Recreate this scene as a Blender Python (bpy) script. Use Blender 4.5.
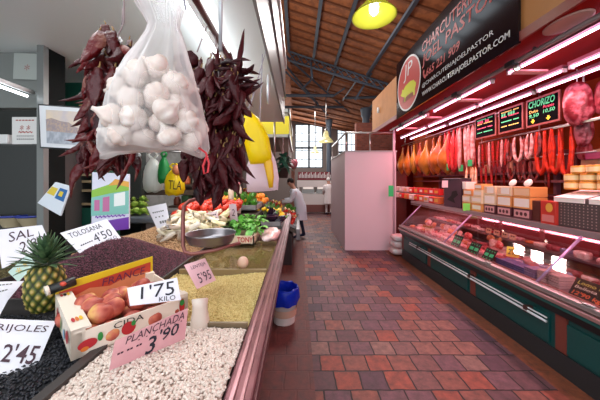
import bpy, bmesh, math, random
import numpy as np
from mathutils import Vector, Matrix, Euler

random.seed(7)
rng = np.random.default_rng(7)
for o in list(bpy.data.objects):
    bpy.data.objects.remove(o, do_unlink=True)
scene = bpy.context.scene
COL = scene.collection
PI = math.pi

# ------------------------------------------------------------------ camera, world, lights, exposure
F = 260.0; VX = 298.0; VY = 181.0; CH = 1.6
cd = bpy.data.cameras.new('camera'); cam = bpy.data.objects.new('camera', cd); COL.objects.link(cam)
cam.location = (0, 0, CH); cam.rotation_euler = (PI/2, 0, 0)
cd.sensor_width = 36.0; cd.lens = F/600*36
cd.shift_x = (300-VX)/600; cd.shift_y = -(200-VY)/600
cd.clip_start = 0.02; cd.clip_end = 200
scene.camera = cam
scene.view_settings.view_transform = 'Standard'; scene.view_settings.look = 'None'
scene.view_settings.gamma = 1; scene.view_settings.use_curve_mapping = False
scene.view_settings.exposure = 0.12
w = bpy.data.worlds.new('world'); scene.world = w; w.use_nodes = True
wn = w.node_tree; wn.nodes['Background'].inputs[0].default_value = (0.86, 0.93, 1.0, 1)
wn.nodes['Background'].inputs[1].default_value = 1.7

def area(name, loc, rot, sx, sy, power, col):
    l = bpy.data.lights.new(name, 'AREA'); l.shape = 'RECTANGLE'; l.size = sx; l.size_y = sy
    l.energy = power; l.color = col
    o = bpy.data.objects.new(name, l); COL.objects.link(o); o.location = loc; o.rotation_euler = rot
    return o
# unseen fill light added behind the camera
area('fill_behind_camera', (-0.4, -1.8, 2.6), (math.radians(72), 0, 0), 3.6, 2.4, 22, (0.93, 0.96, 1.0))
# added lamp strips that light the hall and show striped in the case glass
for _i in range(3):
    area('added_reflection_strip', (1.0+.05*_i, 8.3+.75*_i, 6.9), (0, 0, 0), 1.3, .42, 105, (1.0, 0.95, 0.93))
area('far_end_fill', (0.2, 15.0, 5.6), (0, 0, 0), 3, 3, 300, (1.0, 0.95, 0.92))  # invented fill that brightens the far end of the hall
# unseen fill added above the canopy, shining up to brighten the roof boards
area('roof_uplight_fill', (-1.6, 6.0, 3.3), (math.radians(0), math.radians(-135), 0), 1.6, 7, 230, (1.0, 0.93, 0.85))
area('gable_daylight', (0.8, 18.4, 4.2), (math.radians(-105), 0, 0), 4, 3, 150, (1.0, 0.97, 0.95))
# lamps of the dry goods stall, under its canopy
area('stall_lamp_front', (-0.95, 1.0, 2.5), (0, 0, 0), 0.9, 0.9, 9, (0.97, 0.98, 1.0))
area('stall_lamp_rear', (-0.9, 2.9, 2.5), (0, 0, 0), 0.9, 1.6, 19, (1.0, 0.97, 0.92))
# pink butcher's tubes under the shop canopy
area('pink_tube_light_front', (2.28, 3.4, 2.72), (0, math.radians(-20), 0), 0.08, 5.0, 25, (1.0, 0.3, 0.42))
area('pink_tube_light_rear', (2.72, 3.9, 2.6), (0, math.radians(12), 0), 0.08, 6.0, 72, (1.0, 0.44, 0.46))

# ------------------------------------------------------------------ helpers
def P(px, py, Y):
    return Vector(((px-VX)*Y/F, Y, CH-(py-VY)*Y/F))
def S(px, py, z):
    Y = F*(CH-z)/(py-VY)
    return Vector(((px-VX)*Y/F, Y, z))
def R(px, py, X):                      # pixel on the plane X = const
    Y = F*X/(px-VX)
    return Vector((X, Y, CH-(py-VY)*Y/F))
def lin(h):
    h = h.lstrip('#'); c = [int(h[i:i+2], 16)/255 for i in (0, 2, 4)]
    return tuple((x/12.92 if x <= .04045 else ((x+.055)/1.055)**2.4) for x in c)+(1,)
MATS = {}
def M(name, col, rough=.6, metal=0, vary=None, noise=None, nscale=8, island=False, bump=0, bscale=40, emit=0, ecol=None,
      trans=0, alpha=1, coat=0, sub=0, spec=.5, nlow=.4, nhigh=.6):
    if name in MATS: return MATS[name]
    m = bpy.data.materials.new(name); m.use_nodes = True; MATS[name] = m
    nt = m.node_tree; b = nt.nodes['Principled BSDF']; L = nt.links
    b.inputs['Base Color'].default_value = lin(col); b.inputs['Roughness'].default_value = rough
    b.inputs['Metallic'].default_value = metal; b.inputs['Transmission Weight'].default_value = trans
    b.inputs['Alpha'].default_value = alpha; b.inputs['Specular IOR Level'].default_value = spec; b.inputs['Coat Weight'].default_value = coat
    if sub:
        b.inputs['Subsurface Weight'].default_value = sub; b.inputs['Subsurface Scale'].default_value = .02
    if emit:
        b.inputs['Emission Color'].default_value = lin(ecol or col); b.inputs['Emission Strength'].default_value = emit
    tc = nt.nodes.new('ShaderNodeTexCoord')
    out = None
    if noise:
        n = nt.nodes.new('ShaderNodeTexNoise'); n.inputs['Scale'].default_value = nscale; n.inputs['Detail'].default_value = 5
        L.new(tc.outputs['Object'], n.inputs['Vector'])
        mr = nt.nodes.new('ShaderNodeMapRange'); mr.inputs[1].default_value = nlow; mr.inputs[2].default_value = nhigh
        L.new(n.outputs['Fac'], mr.inputs[0])
        mx = nt.nodes.new('ShaderNodeMix'); mx.data_type = 'RGBA'
        mx.inputs[6].default_value = lin(col); mx.inputs[7].default_value = lin(noise)
        L.new(mr.outputs[0], mx.inputs[0]); out = mx.outputs[2]
    if vary:
        if island:
            g = nt.nodes.new('ShaderNodeNewGeometry'); src = g.outputs['Random Per Island']
        else:
            g = nt.nodes.new('ShaderNodeObjectInfo'); src = g.outputs['Random']
        mx = nt.nodes.new('ShaderNodeMix'); mx.data_type = 'RGBA'
        if out: L.new(out, mx.inputs[6])
        else: mx.inputs[6].default_value = lin(col)
        mx.inputs[7].default_value = lin(vary); L.new(src, mx.inputs[0]); out = mx.outputs[2]
    if out: L.new(out, b.inputs['Base Color'])
    if bump:
        n = nt.nodes.new('ShaderNodeTexNoise'); n.inputs['Scale'].default_value = bscale; n.inputs['Detail'].default_value = 3
        L.new(tc.outputs['Object'], n.inputs['Vector'])
        bp = nt.nodes.new('ShaderNodeBump'); bp.inputs['Strength'].default_value = bump; bp.inputs['Distance'].default_value = .01
        L.new(n.outputs['Fac'], bp.inputs['Height']); L.new(bp.outputs[0], b.inputs['Normal'])
    return m
def sheer(name, col, opacity, rough=.5):
    if name in MATS: return MATS[name]
    m = bpy.data.materials.new(name); m.use_nodes = True; MATS[name] = m
    nt = m.node_tree; L = nt.links; b = nt.nodes['Principled BSDF']
    b.inputs['Base Color'].default_value = lin(col); b.inputs['Roughness'].default_value = rough
    tl = nt.nodes.new('ShaderNodeBsdfTranslucent'); tl.inputs[0].default_value = lin(col)
    tr = nt.nodes.new('ShaderNodeBsdfTransparent')
    a = nt.nodes.new('ShaderNodeMixShader'); a.inputs[0].default_value = .45
    L.new(b.outputs[0], a.inputs[1]); L.new(tl.outputs[0], a.inputs[2])
    c = nt.nodes.new('ShaderNodeMixShader'); c.inputs[0].default_value = opacity
    L.new(tr.outputs[0], c.inputs[1]); L.new(a.outputs[0], c.inputs[2])
    L.new(c.outputs[0], nt.nodes['Material Output'].inputs[0])
    return m
def pane(name, col='#ffffff', gloss=.12):
    if name in MATS: return MATS[name]
    m = bpy.data.materials.new(name); m.use_nodes = True; MATS[name] = m
    nt = m.node_tree; L = nt.links
    gl = nt.nodes.new('ShaderNodeBsdfGlossy'); gl.inputs['Roughness'].default_value = .03
    tr = nt.nodes.new('ShaderNodeBsdfTransparent'); tr.inputs[0].default_value = lin(col)
    fr = nt.nodes.new('ShaderNodeFresnel'); fr.inputs[0].default_value = 1.45
    ad = nt.nodes.new('ShaderNodeMath'); ad.operation = 'MULTIPLY'; ad.inputs[1].default_value = gloss*8; ad.use_clamp = True
    L.new(fr.outputs[0], ad.inputs[0])
    c = nt.nodes.new('ShaderNodeMixShader'); L.new(ad.outputs[0], c.inputs[0])
    L.new(tr.outputs[0], c.inputs[1]); L.new(gl.outputs[0], c.inputs[2])
    L.new(c.outputs[0], nt.nodes['Material Output'].inputs[0])
    return m

def tag(o, label=None, cat=None, group=None, kind=None):
    if label: o['label'] = label
    if cat: o['category'] = cat
    if group: o['group'] = group
    if kind: o['kind'] = kind
    return o
def thing(name, label, cat, loc, group=None):
    o = bpy.data.objects.new(name, None); COL.objects.link(o); o.location = loc; o.empty_display_size = .05
    return tag(o, label, cat, group)
def wloc(o):
    v = Vector((0, 0, 0))
    while o is not None:
        v += Vector(o.location); o = o.parent
    return v
class MB:
    def __init__(s): s.v = []; s.f = []; s.m = []
    def add(s, vs, fs, mi=0):
        b = len(s.v); s.v += [tuple(v) for v in vs]; s.f += [tuple(i+b for i in f) for f in fs]; s.m += [mi]*len(fs); return s
    def box(s, a, b, mi=0):
        x0, y0, z0 = a; x1, y1, z1 = b
        v = [(x0,y0,z0),(x1,y0,z0),(x1,y1,z0),(x0,y1,z0),(x0,y0,z1),(x1,y0,z1),(x1,y1,z1),(x0,y1,z1)]
        return s.add(v, [(0,3,2,1),(4,5,6,7),(0,1,5,4),(1,2,6,5),(2,3,7,6),(3,0,4,7)], mi)
    def hexa(s, lo, hi, mi=0):     # two quads of four points
        v = list(lo)+list(hi)
        return s.add(v, [(0,3,2,1),(4,5,6,7),(0,1,5,4),(1,2,6,5),(2,3,7,6),(3,0,4,7)], mi)
    def slab(s, quad, th, mi=0):   # thick quad
        q = [Vector(p) for p in quad]; n = (q[1]-q[0]).cross(q[3]-q[0]).normalized()*th
        return s.hexa([p-n for p in q], q, mi)
    def tube(s, pts, rad, seg=8, mi=0, cap=True):
        pts = [Vector(p) for p in pts]; n = len(pts)
        if not hasattr(rad, '__len__'): rad = [rad]*n
        up = None; rings = []
        for i, p in enumerate(pts):
            t = (pts[min(i+1, n-1)]-pts[max(i-1, 0)]).normalized()
            if up is None:
                up = Vector((0, 0, 1)) if abs(t.z) < .9 else Vector((1, 0, 0))
            a = t.cross(up); 
            if a.length < 1e-5: a = t.orthogonal()
            a.normalize(); up = a.cross(t).normalized()
            rings.append([p+(a*math.cos(2*PI*k/seg)+up*math.sin(2*PI*k/seg))*rad[i] for k in range(seg)])
        v = [q for r in rings for q in r]
        f = [(i*seg+k, i*seg+(k+1) % seg, (i+1)*seg+(k+1) % seg, (i+1)*seg+k) for i in range(n-1) for k in range(seg)]
        if cap: f += [tuple(range(seg-1, -1, -1)), tuple((n-1)*seg+k for k in range(seg))]
        return s.add(v, f, mi)
    def lathe(s, prof, c=(0, 0, 0), seg=20, mi=0, sx=1, sy=1):
        c = Vector(c); v = []
        for r, z in prof:
            for k in range(seg):
                a = 2*PI*k/seg; v.append((c.x+r*sx*math.cos(a), c.y+r*sy*math.sin(a), c.z+z))
        n = len(prof)
        f = [(i*seg+k, i*seg+(k+1) % seg, (i+1)*seg+(k+1) % seg, (i+1)*seg+k) for i in range(n-1) for k in range(seg)]
        return s.add(v, f, mi)
    def ball(s, c, rx, ry=None, rz=None, seg=12, rings=8, mi=0):
        ry = ry or rx; rz = rz or rx
        prof = [(max(math.sin(PI*i/rings), .001), -math.cos(PI*i/rings)*rz) for i in range(rings+1)]
        return s.lathe(prof, c, seg, mi, rx, ry)
    def build(s, name, mat, parent=None, smooth=False, bevel=0, local=False, solid=0):
        me = bpy.data.meshes.new(name); 
        off = Vector((0, 0, 0))
        if parent is not None and not local: off = wloc(parent)
        if parent is None and not local:
            a = np.array(s.v); off = Vector(((a[:,0].min()+a[:,0].max())/2, (a[:,1].min()+a[:,1].max())/2, a[:,2].min()))
        me.from_pydata([(v[0]-off.x, v[1]-off.y, v[2]-off.z) for v in s.v], [], s.f)
        mats = mat if isinstance(mat, (list, tuple)) else [mat]
        for m in mats: me.materials.append(m)
        me.polygons.foreach_set('material_index', s.m)
        if smooth: me.polygons.foreach_set('use_smooth', [True]*len(s.f))
        me.update()
        o = bpy.data.objects.new(name, me); COL.objects.link(o)
        if parent is not None: o.parent = parent
        else: o.location = off
        if solid:
            m = o.modifiers.new('thick', 'SOLIDIFY'); m.thickness = solid; m.offset = 0
        if bevel:
            m = o.modifiers.new('bevel', 'BEVEL'); m.width = bevel; m.segments = 2; m.limit_method = 'ANGLE'
        return o
def box(name, a, b, mat, parent=None, bevel=0, label=None, cat=None, group=None, kind=None):
    return tag(MB().box(a, b).build(name, mat, parent, bevel=bevel), label, cat, group, kind)
def struct(name, mb, mat, **k): return tag(mb.build(name, mat, **k), kind='structure')
def copy_tree(o, parent=None, loc=None, rot=None, scale=None):
    c = o.copy(); COL.objects.link(c)
    if parent is not None: c.parent = parent
    for ch in list(o.children): copy_tree(ch, c)
    if loc is not None: c.location = loc
    if rot is not None: c.rotation_euler = rot
    if scale is not None: c.scale = (scale,)*3 if not hasattr(scale, '__len__') else scale
    return c
def text(parent, s, quad, uv, mat, name='lettering', shear=.15, lift=.0015, bold=0):
    """lettering laid on the quad TL,TR,BR,BL in the region u0,v0,u1,v1 (v down)"""
    cu = bpy.data.curves.new('lettering', 'FONT'); cu.body = s; cu.shear = shear; cu.offset = bold; cu.resolution_u = 2
    t = bpy.data.objects.new('tmp', cu); COL.objects.link(t)
    dg = bpy.context.evaluated_depsgraph_get(); me = bpy.data.meshes.new_from_object(t.evaluated_get(dg))
    bpy.data.objects.remove(t, do_unlink=True)
    n = len(me.vertices); co = np.empty(n*3); me.vertices.foreach_get('co', co); co = co.reshape(-1, 3)
    mn = co.min(0); mx = co.max(0); uu = (co[:,0]-mn[0])/max(mx[0]-mn[0], 1e-6); vv = 1-(co[:,1]-mn[1])/max(mx[1]-mn[1], 1e-6)
    u0, v0, u1, v1 = uv; uu = u0+uu*(u1-u0); vv = v0+vv*(v1-v0)
    TL, TR, BR, BL = [np.array(Vector(p)) for p in quad]
    nrm = np.cross(BL-TL, TR-TL); nrm = nrm/np.linalg.norm(nrm)
    U = uu[:,None]; V = vv[:,None]
    p = (1-U)*(1-V)*TL+U*(1-V)*TR+U*V*BR+(1-U)*V*BL+nrm*lift
    p -= np.array(wloc(parent))
    me.vertices.foreach_set('co', p.ravel()); me.materials.clear(); me.materials.append(mat); me.update()
    o = bpy.data.objects.new(name, me); COL.objects.link(o); o.parent = parent
    return o
def card(name, label, cat, quad, mat, texts=(), ink=None, th=.002, group=None, curl=0, parent=None):
    """a stiff card through four world points TL,TR,BR,BL with lettering on its face"""
    q = [Vector(p) for p in quad]; base = (q[2]+q[3])/2
    t = thing(name, label, cat, base, group)
    n = (q[3]-q[0]).cross(q[1]-q[0]).normalized()
    m = MB(); G = 6
    for i in range(G+1):
        for j in range(G+1):
            u, v = i/G, j/G; p = q[0]*(1-u)*(1-v)+q[1]*u*(1-v)+q[2]*u*v+q[3]*(1-u)*v; m.v += [tuple(p), tuple(p-n*th)]
    K = lambda i, j, s: (i*(G+1)+j)*2+s
    for i in range(G):
        for j in range(G):
            m.f += [(K(i,j,0), K(i,j+1,0), K(i+1,j+1,0), K(i+1,j,0)), (K(i,j,1), K(i+1,j,1), K(i+1,j+1,1), K(i,j+1,1))]; m.m += [0, 0]
    for i in range(G):
        m.f += [(K(i,0,0), K(i+1,0,0), K(i+1,0,1), K(i,0,1)), (K(i,G,0), K(i,G,1), K(i+1,G,1), K(i+1,G,0)), (K(0,i,0), K(0,i,1), K(0,i+1,1), K(0,i+1,0)), (K(G,i,0), K(G,i+1,0), K(G,i+1,1), K(G,i,1))]; m.m += [0]*4
    m.build('card_sheet', mat, t)
    for tx in texts:
        text(t, tx[0], q, tx[1], tx[2] if len(tx) > 2 else ink, bold=tx[3] if len(tx) > 3 else 0)
    return t
ORD = 'first second third fourth fifth sixth seventh eighth ninth tenth eleventh twelfth thirteenth fourteenth fifteenth sixteenth seventeenth eighteenth nineteenth twentieth'.split()
def ordn(i): return ORD[i] if i < 20 else 'twenty-'+ORD[i-20]
def rank(objs, fmt, rows=1, rowname=('top', 'bottom')):
    """labels by place: fmt holds {p}"""
    def pr(o):
        v = wloc(o); return (VX+F*v.x/v.y, VY-F*(v.z-CH)/v.y)
    it = sorted(objs, key=lambda o: pr(o)[1]); n = len(it); per = math.ceil(n/rows)
    for r in range(rows):
        row = sorted(it[r*per:(r+1)*per], key=lambda o: pr(o)[0])
        for i, o in enumerate(row):
            k = ordn(i)+' from left' if i < 24 else ordn(len(row)-1-i)+' from right'
            p = k if rows == 1 else f'{k} in {ordn(r) if r else "top"} row'
            o['label'] = fmt.format(p=p)
def beans(name, label, cat, poly, hfun, count, size, mat, base_mat, aspect=(1, .62, .5), zb=None, octa=False):
    """loose pulses: a heap surface covered with single seeds"""
    xs = [p[0] for p in poly]; ys = [p[1] for p in poly]; x0, x1, y0, y1 = min(xs), max(xs), min(ys), max(ys)
    def inside(x, y):
        c = False; j = len(poly)-1
        for i in range(len(poly)):
            xi, yi = poly[i][:2]; xj, yj = poly[j][:2]
            if (yi > y) != (yj > y) and x < (xj-xi)*(y-yi)/(yj-yi)+xi: c = not c
            j = i
        return c
    mb = MB(); N = 22; idx = {}
    for i in range(N+1):
        for j in range(N+1):
            x = x0+(x1-x0)*i/N; y = y0+(y1-y0)*j/N
            idx[i, j] = len(mb.v); mb.v.append((x, y, hfun(x, y)-size*.15))
    for i in range(N):
        for j in range(N):
            if inside(x0+(x1-x0)*(i+.5)/N, y0+(y1-y0)*(j+.5)/N):
                mb.f.append((idx[i,j], idx[i+1,j], idx[i+1,j+1], idx[i,j+1])); mb.m.append(1)
    if octa:
        bv = np.array([(1,0,0),(-1,0,0),(0,1,0),(0,-1,0),(0,0,1),(0,0,-1)], float)*.6
        bf = np.array([(0,2,4),(2,1,4),(1,3,4),(3,0,4),(2,0,5),(1,2,5),(3,1,5),(0,3,5)])
    else:
        bm = bmesh.new(); bmesh.ops.create_icosphere(bm, subdivisions=1, radius=.5)
        bv = np.array([v.co[:] for v in bm.verts]); bf = np.array([[v.index for v in f.verts] for f in bm.faces]); bm.free()
    bv = bv*np.array(aspect)*size
    if not octa: bv[:,1] += .35*size*(bv[:,0]/size)**2
    pts = []
    while len(pts) < count:
        x = rng.uniform(x0, x1); y = rng.uniform(y0, y1)
        if inside(x, y): pts.append((x, y, hfun(x, y)+rng.uniform(-.1, .5)*size*aspect[2]))
    ang = rng.uniform(0, 2*PI, count); tl = rng.normal(0, .45, count); sc = rng.uniform(.8, 1.15, count)
    nv = len(mb.v); V = np.array(mb.v); allv = [V]; allf = []
    ca, sa, ct, st = np.cos(ang), np.sin(ang), np.cos(tl), np.sin(tl)
    b = bv[None]*sc[:,None,None]
    x = b[...,0]*ct[:,None]-b[...,2]*st[:,None]; z = b[...,0]*st[:,None]+b[...,2]*ct[:,None]; y = b[...,1]
    X = x*ca[:,None]-y*sa[:,None]; Y = x*sa[:,None]+y*ca[:,None]
    pp = np.array(pts); W = np.stack([X+pp[:,0:1], Y+pp[:,1:2], z+pp[:,2:3]], -1).reshape(-1, 3)
    FF = (bf[None]+(np.arange(count)*len(bv))[:,None,None]+nv).reshape(-1, 3)
    V = np.vstack([V, W]); off = np.array([(x0+x1)/2, (y0+y1)/2, V[:,2].min()])
    me = bpy.data.meshes.new(name); me.from_pydata((V-off).tolist(), [], mb.f+FF.tolist())
    me.materials.append(mat); me.materials.append(base_mat)
    mi = np.zeros(len(me.polygons), int); mi[:len(mb.f)] = 1
    me.polygons.foreach_set('material_index', mi.tolist()); me.polygons.foreach_set('use_smooth', [True]*len(mi)); me.update()
    o = bpy.data.objects.new(name, me); COL.objects.link(o); o.location = off
    return tag(o, label, cat, kind='stuff')
# ------------------------------------------------------------------ floor
def floor_mat():
    m = bpy.data.materials.new('floor_tiles'); m.use_nodes = True; nt = m.node_tree; L = nt.links; b = nt.nodes['Principled BSDF']
    tc = nt.nodes.new('ShaderNodeTexCoord')
    br = nt.nodes.new('ShaderNodeTexBrick'); br.inputs['Scale'].default_value = 1
    br.inputs['Color1'].default_value = (0, 0, 0, 1); br.inputs['Color2'].default_value = (1, 1, 1, 1); br.inputs['Mortar'].default_value = (.5, .5, .5, 1)
    br.inputs['Mortar Size'].default_value = .0075; br.inputs['Mortar Smooth'].default_value = .3
    br.inputs['Brick Width'].default_value = .205; br.inputs['Row Height'].default_value = .2; br.offset = .5
    wv = nt.nodes.new('ShaderNodeTexNoise'); wv.inputs['Scale'].default_value = 9
    vm = nt.nodes.new('ShaderNodeVectorMath'); vm.operation = 'MULTIPLY_ADD'; vm.inputs[1].default_value = (.02, .02, 0)
    L.new(tc.outputs['Object'], wv.inputs['Vector']); L.new(wv.outputs['Color'], vm.inputs[0]); L.new(tc.outputs['Object'], vm.inputs[2])
    L.new(vm.outputs[0], br.inputs['Vector'])
    cr = nt.nodes.new('ShaderNodeValToRGB'); cr.color_ramp.interpolation = 'CONSTANT'
    cols = ['#5a3a3e', '#704844', '#80544a', '#523640', '#74504c', '#7e4a3e', '#62424a', '#7e5c54', '#4a3440', '#8a4434', '#68464c']
    e = cr.color_ramp.elements
    while len(e) < len(cols): e.new(.5)
    for i, c in enumerate(cols): e[i].position = .12+i*.07; e[i].color = lin(c)
    L.new(br.outputs['Color'], cr.inputs[0])
    n = nt.nodes.new('ShaderNodeTexNoise'); n.inputs['Scale'].default_value = 14; n.inputs['Detail'].default_value = 8; n.inputs['Roughness'].default_value = .7
    L.new(tc.outputs['Object'], n.inputs['Vector'])
    mr = nt.nodes.new('ShaderNodeMapRange'); mr.inputs[1].default_value = .3; mr.inputs[2].default_value = .7; mr.inputs[3].default_value = .38; mr.inputs[4].default_value = 1.3
    L.new(n.outputs['Fac'], mr.inputs[0])
    def mix(fac, a, c, mode='MIX'):
        x = nt.nodes.new('ShaderNodeMix'); x.data_type = 'RGBA'; x.blend_type = mode
        for k, s in ((0, fac), (6, a), (7, c)):
            if hasattr(s, 'is_linked') or hasattr(s, 'links'): L.new(s, x.inputs[k])
            else: x.inputs[k].default_value = s
        return x.outputs[2]
    c = mix(br.outputs['Fac'], cr.outputs[0], lin('#1c1011'))
    # plain red-brown strip by the stall, orange-brown strip by the shop counter
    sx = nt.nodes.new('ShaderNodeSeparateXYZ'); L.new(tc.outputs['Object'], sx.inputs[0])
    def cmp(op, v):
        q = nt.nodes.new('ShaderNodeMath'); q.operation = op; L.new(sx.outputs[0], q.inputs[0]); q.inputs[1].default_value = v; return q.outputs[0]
    c = mix(cmp('LESS_THAN', .13), c, lin('#643630'))
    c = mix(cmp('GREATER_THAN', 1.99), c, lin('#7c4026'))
    mx = nt.nodes.new('ShaderNodeMix'); mx.data_type = 'RGBA'; mx.blend_type = 'MULTIPLY'; mx.inputs[0].default_value = 1
    L.new(c, mx.inputs[6]); L.new(mr.outputs[0], mx.inputs[7]); L.new(mx.outputs[2], b.inputs['Base Color'])
    b.inputs['Roughness'].default_value = .5
    rr = nt.nodes.new('ShaderNodeMapRange'); rr.inputs[3].default_value = .45; rr.inputs[4].default_value = .85; L.new(n.outputs['Fac'], rr.inputs[0]); L.new(rr.outputs[0], b.inputs['Roughness'])
    bp = nt.nodes.new('ShaderNodeBump'); bp.inputs['Strength'].default_value = .5; bp.inputs['Distance'].default_value = .006; bp.invert = True
    L.new(br.outputs['Fac'], bp.inputs['Height']); L.new(bp.outputs[0], b.inputs['Normal'])
    return m
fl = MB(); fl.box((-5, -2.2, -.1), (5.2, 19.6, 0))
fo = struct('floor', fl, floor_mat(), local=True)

M_wallgrey = M('grey_plaster', '#8f9491', .8, noise='#7c817e', nscale=3)
M_dark = M('dark_paint', '#24282a', .6)
M_steel = M('steel', '#b9b6b4', .28, 1)
M_beam = M('painted_iron', '#3b4450', .55)
M_board = M('roof_boards', '#9a5a32', .75, noise='#7d4626', nscale=5, bump=.2)
M_joist = M('roof_joist', '#6b3a1e', .8)
M_white = M('white_paint', '#e4e4e2', .45)
M_green = M('bottle_green', '#0d4a3b', .45)

# ------------------------------------------------------------------ roof
RH = 6.3; RS = .33; YT = 12.1
def roofz(x): return CH+RH-RS*abs(x+.45)
rb = MB()
rb.hexa([(-.45,-2,roofz(-.45)),(5.2,-2,roofz(5.2)),(5.2,YT,roofz(5.2)),(-.45,YT,roofz(-.45))],
        [(-.45,-2,roofz(-.45)+.08),(5.2,-2,roofz(5.2)+.08),(5.2,YT,roofz(5.2)+.08),(-.45,YT,roofz(-.45)+.08)])
for (a, b_) in ((-4.9, -2.75), (-1.7, -.45)):      # the other slope, open where the skylight sits
    rb.hexa([(a,-2,roofz(a)),(b_,-2,roofz(b_)),(b_,YT,roofz(b_)),(a,YT,roofz(a))],
            [(a,-2,roofz(a)+.08),(b_,-2,roofz(b_)+.08),(b_,YT,roofz(b_)+.08),(a,YT,roofz(a)+.08)])
# hipped end beyond the truss
HE = CH+4.35
rb.hexa([(-.45,YT,roofz(-.45)),(5.2,YT,roofz(5.2)),(5.2,19,HE-1.1),(-.45,19,HE)], [(-.45,YT,roofz(-.45)+.08),(5.2,YT,roofz(5.2)+.08),(5.2,19,HE-1.02),(-.45,19,HE+.08)])
rb.hexa([(-4.9,YT,roofz(-4.9)),(-.45,YT,roofz(-.45)),(-.45,19,HE),(-4.9,19,HE-1)], [(-4.9,YT,roofz(-4.9)+.08),(-.45,YT,roofz(-.45)+.08),(-.45,19,HE+.08),(-4.9,19,HE-.92)])
roof = struct('ceiling', rb, M_board, local=True)
y = .6
while y < YT-.2:
    for x0, x1 in ((-.45, 5.1), (-4.9, -.45)):
        if x0 < -1 and y > 6: continue
        j = MB(); j.hexa([(x0,y,roofz(x0)-.06),(x1,y,roofz(x1)-.06),(x1,y+.07,roofz(x1)-.06),(x0,y+.07,roofz(x0)-.06)],
                     [(x0,y,roofz(x0)),(x1,y,roofz(x1)),(x1,y+.07,roofz(x1)),(x0,y+.07,roofz(x0))])
        j.build('joist', M_joist, roof, local=True)
    y += .52
for i in range(11):
    t = .06+i*.087; y = YT+t*(19-YT); zc = lambda x: (roofz(x)*(1-t)+(HE-1.1*max(0, (x+.45))/5.65)*t)
    j = MB(); j.hexa([(-.4,y,zc(-.4)-.1),(5.1,y,zc(5.1)-.1),(5.1,y+.07,zc(5.1)-.1),(-.4,y+.07,zc(-.4)-.1)], [(-.4,y,zc(-.4)),(5.1,y,zc(5.1)),(5.1,y+.07,zc(5.1)),(-.4,y+.07,zc(-.4))])
    j.build('joist', M_joist, roof, local=True)
tn = [0]
def trim(mb, mat=None):
    tn[0] += 1; return struct(f'trim_{tn[0]}', mb, mat or M_beam, local=True)
for x in (-.42, .72, 1.72, 3.2, 4.6):              # iron purlins running down the hall
    z = roofz(x)-.1
    m = MB(); m.box((x-.03, -1.5, z-.13), (x+.03, YT, z)); m.box((x-.06, -1.5, z-.15), (x+.06, YT, z-.13)); trim(m)
# lattice truss
def bar(a, b, w=.05, mb=None):
    return (mb or MB()).tube([a, b], [w, w], 4)
tr = MB()
def tz(x, d): return roofz(x)-.25-d
pa = lambda x, d: (x, YT, tz(x, d))
bar(pa(-.45,0), pa(4.8,0), .05, tr); bar(pa(-.45,.42), pa(4.8,.3), .06, tr)
n = 14
for i in range(n):
    x0 = -.45+5.25*i/n; x1 = -.45+5.25*(i+1)/n; d = lambda x: .42-.12*(x+.45)/5.25
    bar(pa(x0, d(x0)), pa(x1, 0), .03, tr); bar(pa(x0, 0), pa(x1, d(x1)), .03, tr)
trim(tr)
# braces fanning out beyond the truss and the hip rafters
for a, c, wd in (((286,56,12.1),(350,113,16.5),.07), ((286,72,12.3),(328,115,17),.06), ((270,95.5,13.5),(334,95.5,13.5),.08), ((275,107,15.5),(344,107,15.5),.08), ((337,68,12.2),(327,92,14.5),.05), ((357,80,12.2),(343,100,14.5),.045), ((334,95.5,13.5),(345,88,13),.05),
                 ((281,60,12),(318,104,16),.07), ((389,88,11.9),(362,116,15.5),.09), ((355,100,12.6),(372,72,12.1),.06), ((312,78,12.1),(311,62,12.1),.05), ((303,88,13),(313,78,13),.05),
                 ((345,98,14),(380,97,13),.07)):
    p = P(*a); q = P(*c); trim(bar(p, q, wd))
# back wall with tall windows
YB = 18.9
def wall_with_holes(mb, x0, x1, z0, z1, holes, y, th=.3):
    xs = sorted({x0, x1}|{h[0] for h in holes}|{h[1] for h in holes})
    for a, b in zip(xs[:-1], xs[1:]):
        hs = sorted((h for h in holes if h[0] <= a and h[1] >= b), key=lambda h: h[2]); z = z0
        for h in hs:
            if h[2] > z: mb.box((a, y, z), (b, y+th, h[2]))
            z = h[3]
        if z < z1: mb.box((a, y, z), (b, y+th, z1))
w1 = (P(295,168,YB).x, P(323,124,YB).x, P(0,168,YB).z, P(0,124,YB).z)
w2 = (P(337,190,YB).x, P(357,122,YB).x, P(0,178,YB).z, P(0,122,YB).z)
wb = MB(); wall_with_holes(wb, -5, 5.2, 0, 7.6, [w1, w2], YB)
struct('wall_back', wb, M('back_wall_plaster', '#6d625e', .8), local=True)
M_mull = M('window_iron', '#3a3f45', .5)
for k, wd in enumerate((w1, w2)):
    f = MB(); x0, x1, z0, z1 = wd; y = YB+.05
    for x in (x0, (x0+x1)/2, x1): f.box((x-.07, y-.04, z0), (x+.07, y+.06, z1))
    for z in (z0, z0+(z1-z0)*.46, z1): f.box((x0, y-.04, z-.07), (x1, y+.06, z+.07))
    for i in (1, 3):
        x = x0+(x1-x0)*i/4; f.box((x-.02, y, z0), (x+.02, y+.03, z1))
    for i in range(1, 5):
        z = z0+(z1-z0)*i/5; f.box((x0, y, z-.02), (x1, y+.03, z+.02))
    o = struct(f'window_{k+1}', f, M_mull, local=True)
    g = MB(); g.box((x0, y+.1, z0), (x1, y+.11, z1)); g.build('window_pane', pane('clear_glass'), o, local=True)
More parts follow.
